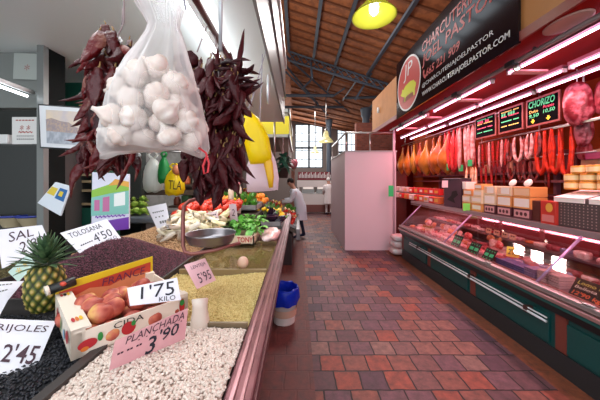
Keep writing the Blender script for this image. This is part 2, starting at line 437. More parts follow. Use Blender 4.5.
# skylight
sk = MB(); 
for i in range(15):
    y = -1.9+i*1.0; 
    sk.hexa([(-2.75,y,roofz(-2.75)-.02),(-1.7,y,roofz(-1.7)-.02),(-1.7,y+.06,roofz(-1.7)-.02),(-2.75,y+.06,roofz(-2.75)-.02)],[(-2.75,y,roofz(-2.75)+.06),(-1.7,y,roofz(-1.7)+.06),(-1.7,y+.06,roofz(-1.7)+.06),(-2.75,y+.06,roofz(-2.75)+.06)])
struct('window_4', sk, M_mull, local=True)
# side walls of the hall
sw = MB()
WX = 4.7; hy = (14.3, 16.6); hz = (CH+3.3, CH+4.6)
sw.box((WX,-2.2,0),(WX+.2,hy[0],6.6)); sw.box((WX,hy[1],0),(WX+.2,19,6.6)); sw.box((WX,hy[0],0),(WX+.2,hy[1],hz[0])); sw.box((WX,hy[0],hz[1]),(WX+.2,hy[1],6.6))
struct('wall_right', sw, M('brown_red_plaster', '#7a3b2c', .8, noise='#6a3226', nscale=2), local=True)
f = MB()
for i in range(5): y = hy[0]+(hy[1]-hy[0])*i/4; f.box((WX+.02,y-.04,hz[0]),(WX+.08,y+.04,hz[1]))
for i in range(3): z = hz[0]+(hz[1]-hz[0])*i/2; f.box((WX+.02,hy[0],z-.04),(WX+.08,hy[1],z+.04))
struct('window_3', f, M_mull, local=True)
sw = MB(); sw.box((-5.1,-2.2,0),(-4.9,19,6.6)); struct('wall_left', sw, M_wallgrey, local=True)
# columns
def column(px, Y, r, ztop, label):
    p = P(px, 181, Y); t = thing('iron_column', label, 'column', (p.x, Y, 0), 'cast iron columns of the hall')
    MB().lathe([(r*1.8,0),(r*1.8,.15),(r*1.2,.25),(r,.35),(r*.85,ztop-.5),(r,ztop-.45)], (p.x,Y,0), 16).build('column_shaft', M_beam, t, True)
    MB().lathe([(r*.9,ztop-.5),(r*1.15,ztop-.42),(r*1.25,ztop-.15),(r*1.4,ztop-.1),(r*1.4,ztop),(.001,ztop)], (p.x,Y,0), 16).build('column_capital', M_beam, t, True)
column(329, 17, .17, 5.6, 'dark iron column between the two tall back windows')
column(366, 14, .22, 5.5, 'dark iron column rising behind the white partition block, beside brick wall')
# upper brick storey behind the partition
bm_ = bpy.data.materials.new('old_brick'); bm_.use_nodes = True
_b = bm_.node_tree.nodes['Principled BSDF']; _t = bm_.node_tree.nodes.new('ShaderNodeTexBrick'); _c = bm_.node_tree.nodes.new('ShaderNodeTexCoord')
_m = bm_.node_tree.nodes.new('ShaderNodeMapping'); _m.inputs['Rotation'].default_value = (PI/2, 0, 0)
bm_.node_tree.links.new(_c.outputs['Object'], _m.inputs[0]); bm_.node_tree.links.new(_m.outputs[0], _t.inputs['Vector'])
_t.inputs['Scale'].default_value = 4; _t.inputs['Color1'].default_value = lin('#8a4a3a'); _t.inputs['Color2'].default_value = lin('#6e382c'); _t.inputs['Mortar'].default_value = lin('#6b5048')
bm_.node_tree.links.new(_t.outputs['Color'], _b.inputs['Base Color']); _b.inputs['Roughness'].default_value = .85
struct('wall_gallery', MB().box((1.95, 8.7, 2.3), (4.7, 8.95, 3.55)), bm_, local=True)

# ------------------------------------------------------------------ white partition block with railing
t = thing('partition_block', 'plain white boxed partition standing across the aisle with a metal railing on top', 'partition', (1.67, 7.2, 0))
X0 = R(345,181,1.084).x; ZB = CH+29*6/260
MB().box((1.084, 6.0, 0), (2.262, 8.5, ZB)).build('partition_body', M('partition_white', '#d4bcc2', .55), t)
MB().box((1.07, 5.98, ZB), (2.28, 8.5, ZB+.03)).build('top_ledge', M('partition_edge', '#a8a2a2', .5), t)
rl = MB()
rz = ZB+.45
rl.tube([(1.11,8.4,rz),(1.11,6.03,rz),(2.24,6.03,rz)], .022, 8)
rl.build('handrail', M_steel, t, True)
for p in ((1.11,8.4),(1.11,7.2),(1.11,6.03),(1.67,6.03),(2.24,6.03)):
    MB().tube([(p[0],p[1],ZB),(p[0],p[1],rz)], .018, 8).build('railing_post', M_steel, t, True)
# ------------------------------------------------------------------ pendant lamps
def pendant(px, py, Y, r, label, h=None):
    c = P(px, py, Y); t = thing('pendant_lamp', label, 'lamp', c, 'yellow-green pendant lamps over the aisle')
    m = MB(); m.lathe([(r*.12,r*1.5),(r*.3,r*1.25),(r*.36,r*.7),(r*.62,r*.42),(r*.92,r*.1),(r,0),(r*.96,0),(r*.88,r*.1),(r*.58,r*.38),(r*.3,r*.6),(r*.2,r*1.1)], c, 28)
    m.build('lamp_shade', sheer('lamp_glass_'+name_of[Y < 5], name_of[Y < 5], .93, .3), t, True)
    MB().ball((c.x,c.y,c.z+r*.4), r*.22, r*.22, r*.34, 12, 8).build('light_bulb', M('bulb_glow', '#fff6c0', emit=7, ecol='#fffbe0'), t, True)
    MB().tube([(c.x,c.y,c.z+r*1.4),(c.x,c.y,(P(0,96,13.5).z if Y == 13.5 else min(h or 9, roofz(c.x)-.12)))], .01+.006*(r > .2), 8).build('hanging_rod', M_steel, t, True)
    MB().tube([(c.x,c.y,c.z+r*1.4),(c.x,c.y,c.z+r*1.7)], r*.16, 10).build('lamp_socket', M_steel, t, True)
    l = bpy.data.lights.new('bulb_light', 'POINT'); l.energy = 6*(r/.25)*(.5 if Y > 5 else 1); l.color = (1, .98, .85); l.shadow_soft_size = r*.3
    lo = bpy.data.objects.new('bulb_light', l); COL.objects.link(lo); lo.location = (c.x, c.y, c.z-.02)
name_of = {True: '#b9b93e', False: '#d8d2a8'}
pendant(374, 17, 2.9, .245, 'large yellow-green glass pendant lamp lit close overhead under the timber roof')
pendant(326, 142, 13.5, .4, 'yellow-green pendant lamp on a long rod in front of the tall back window')
pendant(315, 153, 15, .26, 'small far pendant lamp, seen low against the tall back window')
# ------------------------------------------------------------------ cured goods stall at the end of the hall
t = thing('market_kiosk', 'white stall at the far end with glazed cold cases and a red patterned board', 'stall', (P(312,181,13).x, 13, 0))
a = P(297,181,13); b = P(331,181,13)
MB().box((a.x, 13, 0), (b.x, 14.6, .95)).build('kiosk_base', M('kiosk_white', '#d8cfcd', .5), t)
MB().box((a.x-.2, 12.9, .05), (b.x+.1, 13, .42)).build('kick_board', M('kiosk_red', '#7a4a44', .5), t)
z0, z1 = P(0,193,13).z, P(0,181.5,13).z
for i in range(2):
    x = a.x+.25+i*.72
    c = MB().box((x, 12.98, z0), (x+.62, 13.6, z1+.05)).build('cold_case', M('case_dark', '#9aa0a0', .4), t)
    MB().box((x+.05, 12.96, z0+.2), (x+.57, 12.98, z1)).build('case_pane', M('case_lit_white', '#f3e6de', .3, emit=.6), c)
    MB().box((x+.22, 12.94, z1-.26), (x+.45, 12.96, z1-.1)).build('case_picture', M('case_cheese', '#c9a04a', .5), c)
z0, z1 = P(0,180,13).z, P(0,172,13).z
MB().box((a.x+.05, 12.9, z0), (b.x-.05, 13, z1)).build('sign_board', M('kiosk_sign_red', '#7c2a33', .5), t)
mb = MB()
for i in range(22): 
    x = a.x+.1+i*.073; mb.box((x, 12.87, z0+.1), (x+.035, 12.9, z0+.26+.06*(i % 3)))
mb.build('pale_lettering', M_white, t)
MB().box((a.x, 12.9, z0-.35), (b.x, 14.2, z0-.02)).build('canopy_slab', M('kiosk_white', '#d8cfcd', .5), t)
for x in (a.x+.03, b.x-.12): MB().box((x, 12.92, 0), (x+.09, 13.0, z0-.3)).build('corner_post', M('kiosk_white', ''), t)
# tiled pier beside the partition
struct('wall_pier', MB().box((P(331.5,181,15).x, 14.8, 0), (4.7, 15.1, 3.0)), M('pier_white', '#c9bfbf', .5), local=True)
# ------------------------------------------------------------------ people (one skinned body each)
def figure(loc, rz, label, pose, coat_hex, trousers_hex, hair_hex, scale=1.0, cap=None):
    t = thing('person', label, 'person', loc); t.rotation_euler = (0, 0, rz); t.scale = (scale,)*3
    J = {}; E = []; RAD = {}
    def j(n, p, r, par=None):
        J[n] = len(J); RAD[n] = (p, r)
        if par: E.append((J[par], J[n]))
    lean = pose.get('lean', .2)
    # facing +X; y is the figure's left
    hip = Vector((0, 0, .92)); up = Vector((math.sin(lean), 0, math.cos(lean)))
    ch = hip+up*.42; nk = hip+up*.56; fw = Vector((1, 0, 0))
    j('pelvis', hip, .125); j('waist', hip+up*.16, .12, 'pelvis'); j('chest', ch-up*.04, .145, 'waist'); j('neck', nk, .055, 'chest')
    hd = nk+up*.08+fw*.04; j('head_low', hd, .065, 'neck'); j('head', hd+up*.08+fw*.015, .09, 'head_low'); j('crown', hd+up*.15+fw*.005, .078, 'head')
    j('nose', hd+up*.05+fw*.105, .012, 'head_low')
    for s, n in ((1, 'l'), (-1, 'r')):
        sh = ch+Vector((0, s*.17, .03)); j(n+'sh', sh, .058, 'chest')
        el = sh+Vector(pose['el'+n]); wr = el+Vector(pose['wr'+n]); j(n+'el', el, .042, n+'sh'); j(n+'wr', wr, .028, n+'el')
        d = (wr-el).normalized(); pm = wr+d*.06; j(n+'palm', pm, .03, n+'wr')
        for k in range(4):
            o = Vector((0, (k-1.5)*.02, 0)); ln = (.07, .08, .075, .055)[k]
            j(f'{n}f{k}', pm+d*.03+o, .009, n+'palm'); j(f'{n}g{k}', pm+d*(.03+ln*.5)+o*1.1+Vector((0,0,-.005)), .008, f'{n}f{k}'); j(f'{n}h{k}', pm+d*(.02+ln)+o*1.1+Vector((0,0,-.03)), .007, f'{n}g{k}')
        j(n+'t0', wr+d*.03+Vector((0, -s*.03, .01)), .011, n+'wr'); j(n+'t1', wr+d*.07+Vector((0, -s*.05, 0)), .009, n+'t0')
        hp = hip+Vector((0, s*.09, -.06)); j(n+'hip', hp, .09, 'pelvis')
        kn = Vector((.03+.06*s*pose.get('step', 0), s*.1, .49)); j(n+'kn', kn, .06, n+'hip')
        an = Vector((-.02+.14*s*pose.get('step', 0), s*.1, .09)); j(n+'an', an, .042, n+'kn')
        j(n+'heel', an+Vector((-.03, 0, -.045)), .04, n+'an'); j(n+'toe', an+Vector((.15, s*.02, -.055)), .033, n+'an')
    me = bpy.data.meshes.new('body'); names = list(RAD)
    me.from_pydata([tuple(RAD[n][0]) for n in names], E, [])
    o = bpy.data.objects.new('body', me); COL.objects.link(o)
    md = o.modifiers.new('skin', 'SKIN'); md.use_smooth_shade = True
    for i, n in enumerate(names): me.skin_vertices[0].data[i].radius = (RAD[n][1],)*2; me.skin_vertices[0].data[i].use_root = (i == 0)
    sb = o.modifiers.new('sub', 'SUBSURF'); sb.levels = 1; sb.render_levels = 1
    dg = bpy.context.evaluated_depsgraph_get(); m2 = bpy.data.meshes.new_from_object(o.evaluated_get(dg)); bpy.data.objects.remove(o, do_unlink=True)
    skin = M('skin', '#b98672', .55); tro = M('trousers_'+trousers_hex[1:], trousers_hex, .8); shoe = M('dark_shoe', '#1d2440', .5)
    m2.materials.clear()
    for m in (skin, tro, shoe): m2.materials.append(m)
    for p in m2.polygons:
        c = p.center; p.use_smooth = True
        arm = abs(c.y) > .2
        p.material_index = 2 if c.z < .11 else (1 if c.z < .95 and not arm else 0)
    m2.name = 'body'; ob = bpy.data.objects.new('body', m2); COL.objects.link(ob); ob.parent = t
    # coat: a loose shell round the trunk with sleeves
    cm = MB()
    def ring(c, rx, ry): return (c, rx, ry)
    prof = [(hip+Vector((0,0,-.38)), .19, .24), (hip+Vector((0,0,-.2)), .18, .225), (hip, .165, .2), (hip+up*.16, .15, .185), (hip+up*.3, .165, .205), (hip+up*.44, .155, .21), (hip+up*.5, .11, .15), (hip+up*.54, .07, .075)]
    seg = 18; vs = []
    for c, rx, ry in prof:
        for k in range(seg):
            a = 2*PI*k/seg; wob = 1+.05*math.sin(a*5+c.z*9); vs.append((c.x+rx*wob*math.cos(a), c.y+ry*wob*math.sin(a), c.z))
    cm.add(vs, [(i*seg+k, i*seg+(k+1) % seg, (i+1)*seg+(k+1) % seg, (i+1)*seg+k) for i in range(len(prof)-1) for k in range(seg)])
    for s, n in ((1, 'l'), (-1, 'r')):
        sh = Vector(RAD[n+'sh'][0]); el = Vector(RAD[n+'el'][0]); wr = Vector(RAD[n+'wr'][0])
        cm.tube([sh-Vector((0, s*.05, -.01)), sh+Vector((0,0,-.01)), (sh+el)/2, el, (el+wr)/2, wr], [.06, .078, .07, .062, .055, .048], 12)
    cm.build('coat', M('coat_'+coat_hex[1:], coat_hex, .75), t, True, local=True)
    h = MB(); hc = hd+up*.11-fw*.012
    h.ball(hc+Vector((0,0,.01)), .098, .092, .098, 14, 8)
    h.build('cap' if cap else 'hair', M('hair_'+hair_hex[1:], hair_hex, .8), t, True, local=True)
    e = MB()
    for s in (1, -1): e.ball(hd+up*.075+fw*.085+Vector((0, s*.032, 0)), .012, seg=8, rings=6)
    e.build('eye', M('eye_dark', '#1a1412', .3), t, True, local=True)
    e = MB()
    for s in (1, -1): e.ball(hd+up*.06+Vector((0.01, s*.092, 0)), .02, .012, .032, 8, 6)
    e.build('ear', M('skin', ''), t, True, local=True)
    e = MB(); e.box(tuple(hd+fw*.072+Vector((0,-.025,.0))), tuple(hd+fw*.08+Vector((0,.025,.012)))); e.build('mouth', M('lip', '#8d4a44', .5), t, local=True)
    return t
figure((.07, 7.3, 0), math.radians(172), 'person in a long white coat and dark trousers leaning over the vegetable stall',
       dict(lean=.36, step=.5, ell=(.1, .05, -.26), wrl=(.24, -.02, -.04), elr=(.12, -.05, -.25), wrr=(.23, .03, -.02)), '#dcdce6', '#1c2038', '#241a18', .98)
figure((1.45, 12.3, 0), math.radians(95), 'person in white work clothes and white cap standing at the far end stall',
       dict(lean=.05, step=.1, ell=(.04, .06, -.27), wrl=(.2, -.03, -.08), elr=(.04, -.06, -.27), wrr=(.2, .03, -.08)), '#e0d6d6', '#d6cccc', '#e6e2e0', 1.0, True)
# ------------------------------------------------------------------ left stall: canopy, walls, back shop
M_can = M('canopy_white', '#dfe4e2', .35)
cn = thing('stall_canopy', 'flat white stall canopy with grey metal fascia over the dry goods stall', 'canopy', (-1.1, 2.4, 2.6))
MB().box((-2.6, .1, 2.6), (-.245, 4.4, 2.66)).build('canopy_panel', M_can, cn)
m = MB(); m.box((-.245, .1, 2.57), (-.225, 4.4, 3.0)); m.box((-.245,.1,3.0),(-.205,4.4,3.06)); m.build('fascia', M('fascia_grey', '#8f9090', .4, .25), cn)
MB().box((-.24, .1, 3.06), (-.215, 4.4, 3.5)).build('upper_fascia', M('fascia_pale', '#a9a9a8', .4, .2), cn)
MB().box((-.25, .1, 3.5), (-.19, 4.4, 3.62)).build('fascia_rim', M('rim_white', '#e8e6e6', .4), cn)

for x, y0, y1, nm in ((-.6, 1.3, 2.7, 'strip light flush on the canopy, near the dried peppers'), (-1.35, 2.9, 4.1, 'strip light flush on the canopy, at its rear')):
    s = thing('strip_light', nm, 'lamp', (x, (y0+y1)/2, 2.57), 'strip lights of the dry goods stall')
    MB().box((x-.012, y0, 2.545), (x+.012, y1, 2.6)).build('lamp_housing', M_white, s)
    MB().tube([(x, y0+.03, 2.53), (x, y1-.03, 2.53)], .016, 10).build('light_tube', M('tube_white', '#f4fbff', emit=26, ecol='#f0f8ff'), s, True)
# second canopy behind, yellow faced
c2 = thing('yellow_canopy', 'yellow and grey canopy of the next stall, behind the white one', 'canopy', (-.8, 6, 2.5))
xa = P(265,0,5.3).x; xb = P(289,0,5.3).x; zt = P(0,110,5.3).z; zy = P(0,122,5.3).z; zb = P(0,136,5.3).z
MB().box((-1.9, 5.35, zb), (xb-.02, 8.2, zt)).build('canopy_body', M('canopy_side', '#8d8a80', .5), c2)
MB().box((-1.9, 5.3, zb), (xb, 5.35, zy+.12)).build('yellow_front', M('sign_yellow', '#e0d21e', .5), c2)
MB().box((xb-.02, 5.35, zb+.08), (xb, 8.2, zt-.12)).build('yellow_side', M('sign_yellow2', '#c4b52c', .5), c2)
m = MB(); m.box((-1.9,5.27,zb-.03),(xb+.01,5.35,zb+.03)); m.box((-1.9,5.27,zt-.05),(xb+.01,5.35,zt+.02)); m.box((xb-.02,5.27,zb-.03),(xb+.02,8.2,zb+.04)); m.box((xb-.02,5.27,zt-.06),(xb+.02,8.2,zt+.02)); m.build('canopy_rim', M('rim_grey', '#9b9890', .3, .6), c2)
m = MB(); m.hexa([(xb-.15,5.6,2.1),(xb-.02,5.6,2.1),(xb-.02,8.1,2.05),(xb-.15,8.1,2.05)], [(xb-.25,5.4,zb),(xb-.02,5.4,zb),(xb-.02,8.2,zb),(xb-.25,8.2,zb)]); m.build('folded_shutter', M('shutter_brown', '#6d564c', .6), c2)
MB().tube([P(274.5,112,4.7), P(274.5,162,4.7)], .018, 8).build('canopy_strut', M_steel, c2, True)
# shop side wall, bulkhead, dark recess with the fridge
struct('wall_stall_side', MB().box((-1.9, 1.95, 0), (-1.88, 2.1, 2.6)), M('dark_panel', '#131615', .7, noise='#0c0e0e', nscale=3, spec=.1), local=True)
struct('trim_31', MB().box((-1.92, 1.91, .9), (-1.87, 1.95, 2.6)), M('post_grey', '#7e8280', .4, .3), local=True)
struct('wall_bulkhead', MB().box((-4.5, 2.02, 2.17), (-1.9, 2.1, 2.6)), M('bulkhead_grey', '#7d817d', .7), local=True)
struct('wall_recess', MB().box((-4.5, 3.2, 0), (-1.93, 3.3, 2.6)), M('recess_grey', '#3d413f', .5), local=True)
struct('wall_stall_back', MB().box((-1.93, 4.4, 0), (-.95, 4.5, 2.6)), M('shop_dark', '#2b2422', .7, noise='#4b3a2c', nscale=9), local=True)
po = card('paper_poster', 'pale faded paper poster taped to the grey bulkhead', 'poster', [P(14,53,2.0), P(42,54,2.0), P(42,80,2.0), P(13,79,2.0)], M('faded_paper', '#aab0aa', .8), [('*', (.38,.42,.58,.66), M('faded_red', '#a8706a', .8))], th=.002)
lt = thing('tube_lamp', 'lit fluorescent tube hanging below the grey bulkhead', 'lamp', P(10,90,1.75))
MB().tube([P(-12,82,1.62), P(27,96,1.93)], .009, 10).build('light_tube', M('tube_white2', '#f4fbff', emit=6, ecol='#f0f8ff'), lt, True)
m = MB(); a = P(-12,80,1.62); b = P(33,96,1.93); m.tube([a+Vector((0,0,.025)), b+Vector((0,0,.025))], .016, 6); m.build('lamp_housing', M_white, lt, True)
fr = thing('steel_fridge', 'brushed steel fridge standing in the dark recess', 'fridge', (-2.35, 2.3, 0))
MB().box((-2.9, 2.05, 0), (-1.92, 2.7, P(0,144,2.05).z)).build('fridge_body', M('brushed_steel', '#4a4c4b', .4, .4), fr, bevel=.01)
for k, (a, b) in enumerate((( -2.88, -2.36), (-2.34, -1.93))):
    d = MB().box((a, 2.02, .1), (b, 2.05, P(0,146,2.05).z)).build('fridge_door', M('brushed_steel_door', '#434544', .4, .4), fr, bevel=.006)
    MB().tube([(b-.04, 2.0, .9), (b-.04, 2.0, 1.6)], .01, 8).build('door_handle', M_steel, d, True)
zf = P(0,144,2.1).z
qs = [P(12,117,2.06), P(38,117,2.06), P(39,144,2.06), P(12,144,2.06)]
card('paper_notice', 'white printed notice with a small red drawing standing on the fridge', 'sign', qs, M('paper_white', '#e3e2de', .7),
     [('* *', (.3,.3,.7,.5), M('ink_red', '#b24a40', .7)), ('~~~~', (.25,.52,.78,.6), M('ink_red', '')), ('------', (.15,.1,.85,.14), M('ink_red', '')), ('=========', (.18,.68,.82,.74), M('ink_grey', '#777777', .7)), ('---------', (.18,.8,.82,.84), M('ink_grey', ''))])
bx = MB(); bx.box((P(0,0,2.12).x, 2.1, zf), (P(10,0,2.12).x, 2.3, zf+.08)); tag(bx.build('white_tray', M_white, bevel=.01), 'small white tray on the fridge beside the notice', 'tray')
# framed picture
q = [P(38,104,1.88), P(112,109,1.70), P(112,152,1.70), P(40,148,1.88)]
t = thing('framed_picture', 'framed pastel seaside cliff picture with a thin black frame on the grey post', 'picture', (q[2]+q[3])/2)
n = (q[3]-q[0]).cross(q[1]-q[0]).normalized()
MB().slab([q[0],q[3],q[2],q[1]], .02).build('picture_frame', M('frame_black', '#15171a', .4), t)
def inq(q, u, v, d=0):
    u_, v_ = u, v; p = (1-u_)*(1-v_)*q[0]+u_*(1-v_)*q[1]+u_*v_*q[2]+(1-u_)*v_*q[3]
    n = (q[3]-q[0]).cross(q[1]-q[0]).normalized(); return p+n*d
def subq(q, u0, v0, u1, v1, d): return [inq(q,u0,v0,d), inq(q,u1,v0,d), inq(q,u1,v1,d), inq(q,u0,v1,d)]
def sheet(parent, q, u0, v0, u1, v1, d, mat, name='print'):
    a = subq(q, u0, v0, u1, v1, d); m = MB(); m.slab([a[0],a[3],a[2],a[1]], .001); return m.build(name, mat, parent)
sheet(t, q, .02, .03, .98, .97, .002, M('mount_white', '#e9ebee', .5), 'picture_mount')
sheet(t, q, .12, .12, .95, .88, .004, M('sea_sky', '#ecd8bc', .5, noise='#cfc6cc', nscale=4), 'picture_sky')
def poly(parent, q, pts, d, mat, name='print'):
    a = [inq(q, u, v, d) for u, v in pts]; m = MB(); m.add(a, [tuple(range(len(a)-1, -1, -1))]); return m.build(name, mat, parent)
poly(t, q, [(.12,.34),(.2,.3),(.33,.36),(.45,.38),(.52,.47),(.7,.56),(.95,.6),(.95,.7),(.12,.64)], .0055, M('cliff', '#a3969c', .6, noise='#c0a898', nscale=60), 'picture_cliff')
poly(t, q, [(.12,.6),(.5,.62),(.95,.66),(.95,.88),(.12,.88)], .006, M('sea_grey', '#a2a8b2', .6, noise='#c2c6ce', nscale=25), 'picture_sea')
# dark green cupboard with open shelves
gx0, gx1, gy = P(52,0,2.3).x, P(93,0,2.3).x, 2.32
t = thing('green_cupboard', 'dark green cupboard with pale wooden shelf edges below the framed picture', 'cupboard', ((gx0+gx1)/2, gy, 0))
m = MB(); m.box((gx0+.02, gy+.3, 0), (gx1, gy+.33, 2.5)); m.box((gx0,gy,0),(gx0+.03,gy+.3,2.5)); m.box((gx1-.03,gy,0),(gx1+.0,gy+.3,2.5)); m.build('cupboard_carcass', M_green, t)
MB().box((gx0+.03, gy, 1.97), (gx1-.03, gy+.02, 2.48)).build('cupboard_door', M_green, t, bevel=.004)
for z in (1.93, 1.79, 1.66, 1.60, 1.52, 1.40):
    s = MB().box((gx0+.03, gy+.0, z-.012), (gx1-.03, gy+.3, z)).build('shelf', M_green, t)
    MB().box((gx0+.03, gy-.012, z-.016), (gx1-.03, gy, z+.006)).build('shelf_edge', M('shelf_wood', '#a08a68', .6), s)
MB().box((gx0+.03, gy-.01, 0), (gx1-.03, gy+.01, 1.36)).build('cupboard_door', M_green, t)
# clip-on sheet on the post
q = [P(52,180,1.9), P(66,183,1.9), P(71,206,1.87), P(44,213,1.87)]
q = [P(55,182,1.9), P(70,186,1.88), P(60,216,1.86), P(37,203,1.9)]
t = thing('seed_packet', 'white packet with blue and yellow print hanging from the side post', 'packet', P(55,200,1.88))
MB().slab([q[0],q[3],q[2],q[1]], .015).build('packet_bag', M('packet_white', '#dfe6ee', .4), t, bevel=.004)
sheet(t, q, .5, .15, .95, .55, .002, M('packet_blue', '#2f6aa6', .5)); sheet(t, q, .05, .2, .42, .5, .002, M('packet_yellow', '#e0c545', .5)); sheet(t, q, .6, .25, .8, .42, .004, M('packet_yellow', ''))
# back shelving behind the stall with hung carrier bags
t = thing('back_shelving', 'dim wooden shelving with a steel top rail at the back of the stall', 'shelving', (-1.3, 3.9, 0))
for z in (.75, 1.2, 1.52):
    MB().box((-1.92, 3.85, z), (-.95, 4.3, z+.03)).build('shelf', M('shelf_brown', '#54443a', .6), t)
MB().tube([P(128,151,3.7), P(196,152,3.7)], .014, 8).build('top_rail', M_steel, t, True)
for x in (-1.9, -1.4, -.97): MB().box((x, 4.28, 0), (x+.03, 4.31, 2.3)).build('shelf_upright', M_dark, t)
MB().box((P(128,0,3.7).x, 3.68, P(0,195,3.7).z), (P(196,0,3.7).x, 3.72, P(0,190,3.7).z)).build('front_bar', M('shelf_brown', ''), t)
cols = ['#c8b48a', '#7a3b28', '#d8d0c0', '#8a7a3a', '#3c5a3a', '#b4552e', '#d9c9a0', '#5a4a6a', '#e0dcc8']
its = []
for k in range(16):
    z = (.78, 1.23, 1.55)[k % 3]; x = -1.86+(k//3)*.16+random.uniform(-.01, .01); h = random.uniform(.12, .22)
    m = MB()
    if k % 2: m.lathe([(.001,0),(.05,0),(.052,.02),(.052,h*.7),(.035,h*.85),(.035,h),(.001,h)], (x, 4.0, z), 14)
    else: m.box((x-.055, 3.93, z), (x+.055, 4.05, z+h*.9))
    o = m.build('grocery_jar' if k % 2 else 'grocery_box', M('grocery_'+str(k % 9), cols[k % 9], .5), smooth=bool(k % 2), bevel=0 if k % 2 else .004)
    its.append(tag(o, 'x', 'jar' if k % 2 else 'box', 'groceries on the dim back shelving'))
rank(its, 'small grocery item {p} on the dim back shelving', 3)
def bag(name, label, px0, py0, px1, py1, Y, col, depth=.1, group=None, knot=True, opac=None, extra=None):
    """a filled carrier bag hanging from its handles"""
    a = P(px0, py0, Y); b = P(px1, py1, Y); W = abs(b.x-a.x)/2; cx = (a.x+b.x)/2; H = a.z-b.z; z0 = b.z
    t = thing(name, label, 'bag', (cx, Y, z0), group)
    prof = [(.01,0),(.55,.01),(.85,.06),(1,.2),(.98,.42),(.8,.6),(.5,.74),(.22,.84),(.16,.87)]
    m = MB(); seg = 26; vs = []
    for i, (r, z) in enumerate(prof):
        for k in range(seg):
            an = 2*PI*k/seg; wb = 1+.07*math.sin(an*5+i*1.3+px0)+.05*math.sin(an*9+i*2)
            vs.append((cx+r*W*wb*math.cos(an), Y+r*depth*wb*math.sin(an), z0+z*H+.015*math.sin(an*3+i)*(0 < i < 6)))
    m.add(vs, [(i*seg+k, i*seg+(k+1) % seg, (i+1)*seg+(k+1) % seg, (i+1)*seg+k) for i in range(len(prof)-1) for k in range(seg)])
    mm = sheer('bag_'+col[1:]+str(opac or ''), col, opac or .95, .35)
    m.build('bag_body', mm, t, True)
    for s in (-1, 1):
        m = MB(); m.tube([(cx+s*.12*W, Y, z0+.84*H), (cx+s*.45*W, Y, z0+.93*H), (cx+s*.2*W, Y, z0+H), (cx, Y, z0+H)], [.02,.014,.012,.01], 8); m.build('bag_handle', mm, t, True)
    return t
b1 = bag('carrier_bag', 'white plastic carrier bag hanging at the back shelving', 143, 152, 163, 192, 3.3, '#e8ece8', .1)
b2 = bag('carrier_bag', 'green and white plastic bag hanging beside the white carrier bag', 158, 152, 170, 183, 3.2, '#2f9a52', .06)
b3 = bag('carrier_bag', 'yellow carrier bag with black letters hanging at the back shelving', 165, 164, 184, 195, 3.15, '#f0d91c', .09)
qq = [P(168,180,3.02), P(182,181,3.02), P(182,190,3.02), P(168,189,3.02)]
text(b3, 'TLA', qq, (.05,0,.95,1), M('ink_black', '#14120f', .6))
o = MB(); o.ball(P(177,170,3.1), .055, .05, .06); tag(o.build('brown_bottle_gourd', M('gourd_brown', '#b06a48', .5), smooth=True), 'round brown object tucked above the yellow carrier bag', 'gourd')
# yellow and white bags hanging at the end of the stall
yb = thing('yellow_bag', 'bright yellow plastic bag hanging behind the dark dried peppers', 'bag', P(258,185,1.9))
def ribbon(pts, mat, parent, name, th=.03, Y0=None):
    """soft crumpled volume through left/right outline pairs (px,py)-(px,py) at depth"""
    m = MB(); seg = 18; vs = []
    for i, (xl, yl, xr, yr, Y) in enumerate(pts):
        a = P(xl, yl, Y); b = P(xr, yr, Y); c = (a+b)/2; h = (b-a)/2
        for k in range(seg):
            an = 2*PI*k/seg; wb = 1+.08*math.sin(an*4+i*1.7)
            vs.append(c+h*math.cos(an)+Vector((0, th*wb*math.sin(an)*(1 if 0 < i < len(pts)-1 else .3), 0))+Vector((0,0,.004*math.sin(an*7+i))))
    n = len(pts)
    m.add(vs, [(i*seg+k, i*seg+(k+1) % seg, (i+1)*seg+(k+1) % seg, (i+1)*seg+k) for i in range(n-1) for k in range(seg)]+[tuple(range(seg-1,-1,-1)), tuple((n-1)*seg+k for k in range(seg))])
    return m.build(name, mat, parent, True)
My = sheer('bag_yellow_bright', '#f2dc10', .97, .3)
ribbon([(246,109,251,112,1.9),(240,116,259,119,1.9),(239,126,264,128,1.9),(243,138,269,138,1.9),(246,150,271,150,1.9),(248,158,272,157,1.9),(250,164,268,163,1.9)], My, yb, 'bag_body', .05)
ribbon([(262,155,270,154,1.9),(264,165,273,164,1.9),(267,178,274,177,1.9),(269,188,273,187,1.9)], M('bag_ochre', '#d9a514', .4), yb, 'bag_tail', .02)
MB().tube([P(248,110,1.9), P(252,100,1.95), (-.24,1.95,2.58)], .004, 6).build('hanging_string', M('string', '#9a96a0', .6), yb)
wb_ = thing('white_bag', 'pinkish white translucent plastic bag hanging below the yellow bag', 'bag', P(258,196,2.0))
ribbon([(256,138,262,140,2.05),(253,150,270,148,2.05),(247,165,276,162,2.05),(246,180,279,178,2.05),(247,192,278,190,2.05)], sheer('bag_pinkwhite', '#eddde6', .9, .4), wb_, 'bag_body', .07)
MB().tube([P(259,140,2.05), (-.28,2.05,2.6)], .004, 6).build('hanging_string', M('string', ''), wb_)
